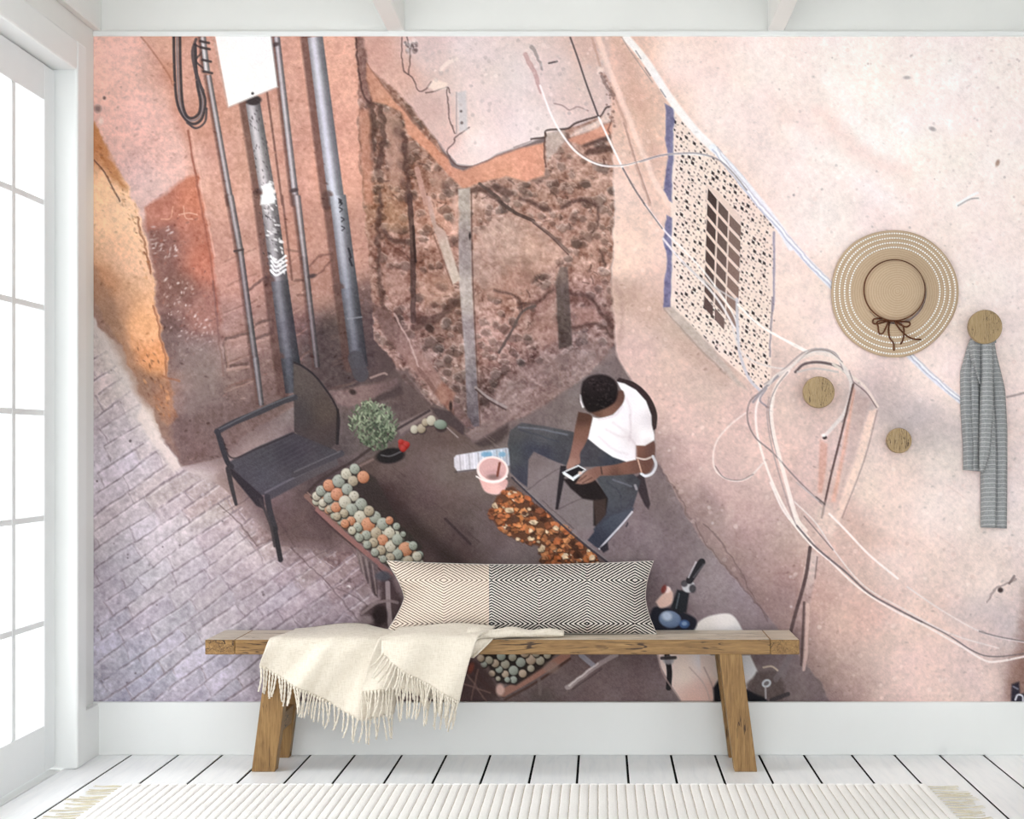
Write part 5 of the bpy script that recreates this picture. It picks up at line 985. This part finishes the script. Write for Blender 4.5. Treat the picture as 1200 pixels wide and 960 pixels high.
edge = [pil_pt(i / 20 * 2 - 1, -1, 1)[0] for i in range(21)] + [pil_pt(1, i / 10 * 2 - 1, 1)[0] for i in range(1, 11)] + [pil_pt(1 - i / 20 * 2, 1, 1)[0] for i in range(1, 21)] + [pil_pt(-1, 1 - i / 10 * 2, 1)[0] for i in range(1, 10)]
v_, f_ = tube(edge, .0022, 5, True); mk('seam', v_, f_, flat('seam_thread', (196, 190, 182), .9), cover, True)

# ---------------------------------------------------------------- throw
throw = tag(empty('throw_blanket', P(430, 751, .33)), 'cream woven throw with knotted fringe draped over the bench', 'blanket')
def lerp(a, b, t): return a + (b - a) * t
def pw(pts, t):
    for i in range(len(pts) - 1):
        if t <= pts[i + 1][0]: 
            k = (t - pts[i][0]) / (pts[i + 1][0] - pts[i][0]); return lerp(pts[i][1], pts[i + 1][1], k)
    return pts[-1][1]
def cloth(name, back, edge_, hem, lift, front, folds, ncol=60, top_bump=None, d_back=.05):
    """one drape: back line on the seat, the roll over the front edge, the hem; px positions along t"""
    vs_, H = [], []; nt, nh = 14, 22
    for i in range(ncol):
        t = i / (ncol - 1); col_ = []
        pb, pe, (hx, hy) = pw(back, t), pw(edge_, t), (pw([(k, v[0]) for k, v in hem], t), pw([(k, v[1]) for k, v in hem], t))
        bump = top_bump(t) if top_bump else 0; d0 = d_back(t) if callable(d_back) else d_back
        dd = front
        for j in range(nt):
            k = j / (nt - 1); d = lerp(d0, dd - .012, k); px = lerp(pb, pe, k ** 1.5)
            z = SEAT + lift + bump * (1 - k) ** .7 + folds(t, 0) * .3 * k
            s_ = D / (D - d); col_.append(Vector(((px - 705) * U / s_, -d, z)))
        top = col_[-1]; s_ = D / (D - dd); hz = EYE + (522 - hy) * U / s_
        for j in range(1, nh):
            k = j / (nh - 1); roll = min(1, k * 5)
            px = lerp(pe, hx, k ** .7); z = lerp(top.z, hz, k); d = dd + .012 * math.sin(roll * math.pi / 2) - .012 * (1 - roll) + folds(t, k) * (.25 + .75 * k)
            s2 = D / (D - d); col_.append(Vector(((px - 705) * U / s2, -d, z)))
        vs_ += col_; H.append(col_[-1])
    n = nt + nh - 1
    fs = [(i * n + j, i * n + j + 1, (i + 1) * n + j + 1, (i + 1) * n + j) for i in range(ncol - 1) for j in range(n - 1)]
    o = mk(name, vs_, fs, M_THROW, throw, True)
    md = o.modifiers.new('thickness', 'SOLIDIFY'); md.thickness = .0045; md.offset = 0
    return H
TAS = []
for k in range(6):
    rnd = random.Random(k); a, b = rnd.uniform(-.2, .2), rnd.uniform(-.12, .12)
    vv, ff = [], []
    for strand in (0, 1):
        pts = [Vector((a * t * t + b * math.sin(t * 3.1) * .5 + .028 * math.cos(t * 15 + strand * math.pi), .028 * math.sin(t * 15 + strand * math.pi), -t)) for t in [q / 11 for q in range(12)]]
        v_, f_ = tube(pts, lambda t: .038 * (1 - .25 * t), 5); o_ = len(vv); vv += v_; ff += [tuple(o_ + q for q in f) for f in f_]
    v_, f_ = tube([Vector((0, 0, .06)), Vector((0, 0, .02)), Vector((0, 0, -.05)), Vector((0, 0, -.09))], lambda t: (.03, .075, .075, .03)[min(3, int(t * 3.01))], 6); o_ = len(vv); vv += v_; ff += [tuple(o_ + q for q in f) for f in f_]
    me = bpy.data.meshes.new('tassel'); me.from_pydata([tuple(v) for v in vv], [], ff); me.polygons.foreach_set('use_smooth', [True] * len(me.polygons)); me.materials.append(M_TASSEL); TAS.append(me)
def fringe(H, n, length, seed, lean=0.0, jig=.18, out=.004, lenf=None):
    rnd = random.Random(seed)
    for k in range(n):
        t = (k + .5) / n; f = t * (len(H) - 1); i = min(int(f), len(H) - 2); p = H[i].lerp(H[i + 1], f - i)
        o = link('tassel', TAS[rnd.randrange(6)], throw); o.location = p - ORG[throw] + Vector((0, -out + rnd.uniform(-.004, .004), 0))
        L = length * rnd.uniform(.85, 1.1) * (lenf(t) if lenf else 1); ww = .068; ln = lean(t) if callable(lean) else lean
        o.scale = (ww, ww, L); o.rotation_euler = (rnd.uniform(-.08, .08), ln + rnd.uniform(-jig, jig), rnd.uniform(0, .5))
def fold_a(t, k): return .026 * math.sin(t * 14 + k * 2.6 + .6) * (.4 + .6 * k) + .007 * math.sin(t * 31 + k * 4)
HA = cloth('cloth', [(0, 346), (1, 500)], [(0, 317), (1, 480)], [(0, (304, 780)), (.3, (345, 803)), (.6, (383, 823)), (.8, (424, 843)), (1, (462, 836))], .004, .345, fold_a, 70,
           lambda t: .022 * math.exp(-((t - .42) / .28) ** 2) + .012 * max(0, min(1, (t - .6) / .3)), d_back=lambda t: .05 + .185 * max(0, min(1, (t - .55) / .25)))
fringe(HA, 38, .080, 1, .06, .09)
def fold_c(t, k): return .010 * math.sin(t * 15 + k * 3 + 2)
HC = cloth('cloth_fold', [(0, 470), (1, 585)], [(0, 446), (1, 560)], [(0, (422, 812)), (.36, (463, 806)), (1, (536, 824))], .011, .378, fold_c, 44, lambda t: .008, d_back=.235)
fringe(HC, 28, .098, 2, .04, .09)
def fold_b(t, k): return .017 * math.sin(t * 10 + k * 1.8 + 4) + .010 * math.sin(t * 4)
HB = cloth('cloth_fold', [(0, 468), (1, 580)], [(0, 447), (1, 562)], [(0, (447, 764)), (.12, (458, 776)), (.3, (475, 788)), (.6, (503, 803)), (1, (538, 823))], .02, .412, fold_b, 56,
           lambda t: .012 + .014 * math.exp(-((t - .6) / .35) ** 2), d_back=.238)
fringe(HB, 30, .078, 3, lambda t: .1 + .6 * max(0, 1 - t * 4), .08)
# rolled end lying along the seat and the turned-under corner
def roll_part():
    vs_, fs = [], []; N, K = 34, 12
    for i in range(N):
        t = i / (N - 1); px = lerp(548, 661, t); c = P(px, lerp(747, 741, t) + 2.2 * math.sin(t * 5.5), lerp(.315, .245, t)); h = lerp(.020, .0125, t) * (1 + .15 * math.sin(t * 17)); w = lerp(.05, .026, t)
        c.z = SEAT + h + .001
        for k in range(K):
            a = 2 * math.pi * k / K; vs_.append(c + Vector((0, math.cos(a) * w, math.sin(a) * h * (1 + .12 * math.sin(3 * a + t * 9)))))
    for i in range(N - 1):
        for k in range(K): fs.append((i * K + k, i * K + (k + 1) % K, (i + 1) * K + (k + 1) % K, (i + 1) * K + k))
    fs += [tuple(range(K))[::-1], tuple(range((N - 1) * K, N * K))]
    mk('rolled_end', vs_, fs, M_THROW, throw, True)
roll_part()
n = 12; vs_, fs = [], []
for i in range(n):
    t = i / (n - 1)
    for j in range(n):
        k = j / (n - 1); px = lerp(552, lerp(578, 555, k), t); py = lerp(749, 771, k); d = .338 + .022 * math.sin(math.pi * .5 * min(1, k * 2 + .2)) + .006 * math.sin(5 * t + 3 * k)
        vs_.append(P(px, py, d))
o = mk('cloth_corner', vs_, grid_faces(n, n), M_THROW, throw, True); md = o.modifiers.new('thickness', 'SOLIDIFY'); md.thickness = .0045; md.offset = 0

# ---------------------------------------------------------------- wall hooks
def hook(px, py, r, label, depth=.075, th=.026, rot=0):
    c = P(px, py, depth); R = r * U * (D - depth) / D; root = tag(empty('wall_hook', (c.x, 0, c.z)), label, 'hook', 'round wooden wall hooks')
    base_ = Vector((c.x, 0, c.z))
    v_, f_ = lathe(base_, [(0.0001, depth - th), (R * .93, depth - th), (R, depth - th + .004), (R, depth - .005), (R * .985, depth - .0015), (R * .95, depth), (.0001, depth)], 48)
    o = mk('knob', [(v - base_) @ Matrix.Rotation(rot, 3, 'Y') + base_ for v in v_], f_, M_KNOB, root); 
    v_, f_ = lathe(base_, [(R * .34, -.002), (R * .34, depth - th + .001)], 24); mk('stem', v_, f_, M_OAKY, root, True)
    v_, f_ = lathe(base_, [(.0001, .0045), (R * .5, .0045), (R * .5, .009), (R * .3, .011)], 24); mk('wall_plate', v_, f_, M_OAKY, root)
    return c
HK = hook(1155, 383, 20, 'large round wooden wall hook holding the grey striped scarf', .085)
hook(959.8, 459.7, 18.6, 'medium round wooden wall hook with dark grain, bare, near the printed cable loop', .07, rot=.7)
hook(1054, 516.5, 14.8, 'smallest round wooden wall hook, bare, below the straw hat', .06, rot=-.8)

# ---------------------------------------------------------------- scarf
def scarf_mat():
    m = NT('grey_striped_wool', .92, .08); uvn = m.n('UVMap'); uvn.uv_map = 'UVMap'; sp = m.n('SeparateXYZ'); m.l(uvn.outputs[0], sp.inputs[0])
    w = m.math('PINGPONG', sp.outputs[1], 2.7); fine = m.noise(m.coord(scale=(300, 300, 300)), 1, 2)
    g = m.ramp(fine, [(.35, (130, 132, 134)), (.65, (160, 162, 163))]); st = m.ramp(m.math('MULTIPLY', w, 1 / 2.7), [(.10, (255, 255, 255)), (.24, (0, 0, 0))]); bw = m.n('RGBToBW'); m.l(st, bw.inputs[0])
    m.base(m.mix(m.math('MULTIPLY', bw.outputs[0], .42), g, (226, 228, 226))); m.bump(fine, .3, .001); return m.m
M_SCARF = scarf_mat()
scarf = tag(empty('striped_scarf', (HK.x, -.04, HK.z)), 'grey scarf with thin white stripes hanging from the largest wooden hook', 'scarf')
def scarf_panel(name, rows, d0, folds):
    """rows of (py, px left, px right); folds: (fraction across, depth) of the creases of a hanging panel"""
    nr, nc = 46, 31; vs_, uv = [], []; y0, y1 = rows[0][0], rows[-1][0]
    kl = [(r[0], r[1]) for r in rows]; kr = [(r[0], r[2]) for r in rows]
    for j in range(nr):
        t = j / (nr - 1); py = lerp(y0, y1, t); a, b = pw(kl, py), pw(kr, py)
        for i in range(nc):
            s_ = i / (nc - 1); sh = s_ + .05 * math.sin(t * 4 + d0 * 60) * math.sin(math.pi * s_); fold = pw(folds, min(1, max(0, sh))) * (.65 + .35 * math.sin(t * 3))
            vs_.append(P(lerp(a, b, s_), py + 1.5 * s_, d0 + fold)); uv.append((lerp(a, b, s_) - 1100, py + 1.5 * s_ + fold * 60))
    o = mk(name, vs_, grid_faces(nc, nr), M_SCARF, scarf, True, uv); md = o.modifiers.new('thickness', 'SOLIDIFY'); md.thickness = .003; md.offset = 0
scarf_panel('scarf_end', [(392, 1141, 1152), (405, 1134, 1151), (436, 1125.5, 1150), (480, 1126, 1149.5), (525, 1129, 1149), (551, 1129, 1149)], .022, [(0, -.012), (.2, .012), (.52, .004), (.58, .024), (.86, .016), (1, -.015)])
scarf_panel('scarf_end', [(392, 1150, 1164), (412, 1150, 1167), (440, 1149.5, 1174), (455, 1149, 1177.5), (500, 1149, 1180), (550, 1149.5, 1180), (618, 1149.5, 1179.5)], .026, [(0, -.012), (.12, .012), (.5, .020), (.54, -.008), (.62, .004), (.9, .010), (1, -.012)])
scarf_panel('scarf_fold', [(392, 1150, 1163), (440, 1149.5, 1164), (490, 1148, 1164.5), (530, 1147.5, 1160), (552, 1148, 1153)], .060, [(0, -.018), (.15, .006), (.5, .012), (.85, .004), (1, -.022)])
scarf_panel('scarf_fold', [(392, 1142, 1152), (400, 1136, 1151.5), (418, 1137, 1150.5), (436, 1143, 1150), (450, 1148.5, 1150)], .052, [(0, -.014), (.3, .008), (1, -.012)])
v_, f_ = tube(cr([P(1142, 402, .03), P(1143, 390, .04), P(1148, 380, .045), P(1155, 376, .045), P(1161, 384, .042), P(1163, 402, .034)]), lambda t: .014, 10); mk('scarf_loop', v_, f_, M_SCARF, scarf, True, [(0, v.z / U) for v in v_])

# ---------------------------------------------------------------- straw hat
def straw():
    m = NT('braided_straw', .8, .2); c = m.n('TexCoord'); sp = m.n('SeparateXYZ'); m.l(c.outputs['Object'], sp.inputs[0])
    r = m.math('SQRT', m.math('ADD', m.math('MULTIPLY', sp.outputs[0], sp.outputs[0]), m.math('MULTIPLY', sp.outputs[2], sp.outputs[2])))
    w = m.math('PINGPONG', r, .0042); w = m.math('MULTIPLY', w, 1 / .0042); f = m.noise(c.outputs['Object'], 220, 3)
    k = m.math('ADD', m.math('MULTIPLY', w, .45), m.math('MULTIPLY', f, .55)); m.base(m.ramp(k, [(.2, (172, 148, 120)), (.5, (186, 162, 136)), (.8, (196, 174, 148))])); m.bump(k, .25, .001); return m.m
hc = P(1048, 343.5, .02); hc.y = -.004
hat = tag(empty('straw_hat', hc), 'wide-brimmed tan straw hat with brown cord bow hanging on the mural', 'hat')
M_STRAW = straw(); M_CORD = flat('brown_cord', (96, 58, 38), .8)
def wv(a, r):
    k = max(0, (r - .11) / .12); return 1 + k * (.010 * math.sin(3 * a + .8) + .008 * math.sin(5 * a + 2)), k * (.004 * math.sin(3 * a + .4) + .003 * math.sin(4 * a))
RB = .2285; RC = .1065
prof = [(RB, .008), (RB, .0115), (RB * .985, .0125)] + [(lerp(RB * .98, RC * 1.06, t / 10), .0125 + .016 * (t / 10) ** 1.3) for t in range(1, 11)]
v_, f_ = lathe(hc, prof, 120, wv); mk('brim', v_, f_, M_STRAW, hat, True)
prof = [(RC * 1.07, .028), (RC * 1.01, .033), (RC, .045), (RC * .97, .062), (RC * .9, .071), (RC * .75, .078), (RC * .5, .082), (RC * .25, .0835), (.0005, .084)]
v_, f_ = lathe(hc + Vector((-.004, 0, .008)), prof, 96); mk('crown', v_, f_, M_STRAW, hat, True)
v_, f_ = tube([hc + Vector((-.004 + (RC + .0015) * math.cos(a), -.040, .008 + (RC + .0015) * math.sin(a))) for a in [2 * math.pi * k / 90 for k in range(90)]], .0032, 6, True); band = mk('cord_band', v_, f_, M_CORD, hat, True)
def hp(zx, zy, off): return P(960 + zx / 5.483, 255 + zy / 5.483, 0) .lerp(P(960 + zx / 5.483, 255 + zy / 5.483, off), 1)
bow = [[(465, 660), (400, 648), (350, 655), (348, 680), (380, 682), (430, 668), (465, 662)], [(468, 662), (520, 668), (575, 672), (582, 690), (560, 702), (525, 690), (480, 664)], [(462, 662), (410, 662), (372, 672), (378, 700), (386, 745), (410, 742), (432, 700), (446, 666)],
       [(458, 664), (446, 710), (452, 770), (478, 810), (481, 856)], [(490, 670), (530, 690), (545, 720), (540, 780), (522, 815)], [(484, 668), (520, 720), (570, 765), (610, 780), (655, 784)]]
for k, b in enumerate(bow):
    v_, f_ = tube(cr([hp(x, y, .034 + .003 * (k % 3) - .008 * min(1, max(0, (y - 690) / 160))) for x, y in b], 7), .0030, 6); mk('bow_loop' if k < 3 else 'bow_tail', v_, f_, M_CORD, band, True)
bm = bmesh.new(); bmesh.ops.create_uvsphere(bm, u_segments=10, v_segments=8, radius=.007, matrix=Matrix.Translation(hp(468, 661, .038))); bm_obj('bow_knot', bm, M_CORD, band, True)
M_STITCH = flat('white_stitch', (253, 251, 246), .8)
for rr, nst, dz in ((70.6, 150, -.0), (64.6, 138, .001), (58.6, 126, .002), (52.6, 112, .003)):
    vv, ff = [], []; R_ = rr * U
    for k in range(nst):
        a0 = 2 * math.pi * k / nst; a1 = a0 + 2 * math.pi / nst * .6
        o_ = len(vv)
        for (dr, dh) in ((-.0028, 0), (.0028, 0), (.0022, .0032), (-.0022, .0032)):
            for a in (a0, a1):
                f, g = wv(a, R_); tt = (RB * .98 - R_) / (RB * .98 - RC * 1.06); h = .0125 + .016 * max(0, tt) ** 1.3
                vv.append(hc + Vector(((R_ + dr) * f * math.cos(a), -h - g - dh + .0003, dz + (R_ + dr) * f * math.sin(a))))
        ff += [tuple(o_ + q for q in f) for f in ((0, 1, 7, 6), (6, 7, 5, 4), (4, 5, 3, 2), (0, 6, 4, 2), (1, 3, 5, 7))]
    tag(mk('stitch_ring', vv, ff, M_STITCH, hat), kind='stuff')

# ---------------------------------------------------------------- rug
def wool():
    m = NT('cream_wool_rug', .97, .05); v = m.coord(); f = m.noise(v, 230, 3, .7); b = m.noise(v, 5, 3)
    c = m.ramp(f, [(.3, (240, 238, 234)), (.55, (252, 251, 249)), (.75, (254, 253, 252))]); m.base(m.mix(m.math('MULTIPLY', b, .2), c, (246, 244, 240))); m.bump(f, .8, .004); return m.m
M_WOOL = wool(); M_RUGT = flat('rug_yarn', (208, 200, 178), .95, .05); M_RUGB = flat('rug_backing', (206, 198, 184), .95, .05)
sr = 400 / 362; RY0 = -D * (1 - 1 / sr); RY1 = RY0 - 1.7
rx0, rx1 = (145 - 705) * U / sr, (1086 - 705) * U / sr
rug = tag(empty('woven_rug', ((rx0 + rx1) / 2, (RY0 + RY1) / 2, 0)), 'cream ribbed wool rug with fringed ends on the white floorboards', 'rug')
box('backing', (rx0, RY1, .0005), (rx1, RY0, .006), M_RUGB, rug, .001)
nrib = 88; rw = (rx1 - rx0) / nrib
me = bpy.data.meshes.new('rib'); vv, ff = [], []; rnd = random.Random(9); NS, K = 60, 7
for i in range(NS + 1):
    y = lerp(RY0, RY1, i / NS) - ORG[rug].y; wob = rnd.uniform(-.0006, .0006)
    for k in range(K):
        a = math.pi * k / (K - 1); vv.append((-math.cos(a) * rw * .485 + wob, y, .004 + math.sin(a) ** .6 * (.0062 + rnd.uniform(-.0008, .0008))))
for i in range(NS):
    for k in range(K - 1): ff.append((i * K + k, i * K + k + 1, (i + 1) * K + k + 1, (i + 1) * K + k))
ff += [tuple(range(K)), tuple(range(NS * K, NS * K + K))[::-1]]
me.from_pydata(vv, [], ff); me.polygons.foreach_set('use_smooth', [True] * len(me.polygons)); me.materials.append(M_WOOL)
for k in range(nrib):
    o = link('rib', me, rug); o.location = (rx0 + (k + .5) * rw - ORG[rug].x, 0, 0)
RT = []
for k in range(5):
    rnd = random.Random(40 + k); vv, ff = [], []
    for s_ in range(3):
        a, b = rnd.uniform(-.25, .25), rnd.uniform(-.12, .12)
        pts = [Vector((t, a * t * t + b * math.sin(t * 4) + .09 * (s_ - 1) * t, .010 * (1 - t) + .045 + .02 * math.sin(t * 6 + s_))) for t in [q / 8 for q in range(9)]]
        v_, f_ = tube(pts, lambda t: .026 * (1 - .4 * t), 4); o_ = len(vv); vv += v_; ff += [tuple(o_ + q for q in f) for f in f_]
    m_ = bpy.data.meshes.new('tassel'); m_.from_pydata([tuple(v) for v in vv], [], ff); m_.materials.append(M_RUGT); RT.append(m_)
rnd = random.Random(77); nt = 44
for side in (0, 1):
    for k in range(nt):
        o = link('tassel', RT[rnd.randrange(5)], rug); y = lerp(RY0, RY1, (k + .5) / nt)
        o.location = ((rx0 + .004 if side == 0 else rx1 - .004) - ORG[rug].x, y - ORG[rug].y, .0006); L = rnd.uniform(.085, .125)
        o.scale = (L, L * .55, .06); o.rotation_euler = (0, 0, (math.pi if side == 0 else 0) + rnd.uniform(-.22, .22))
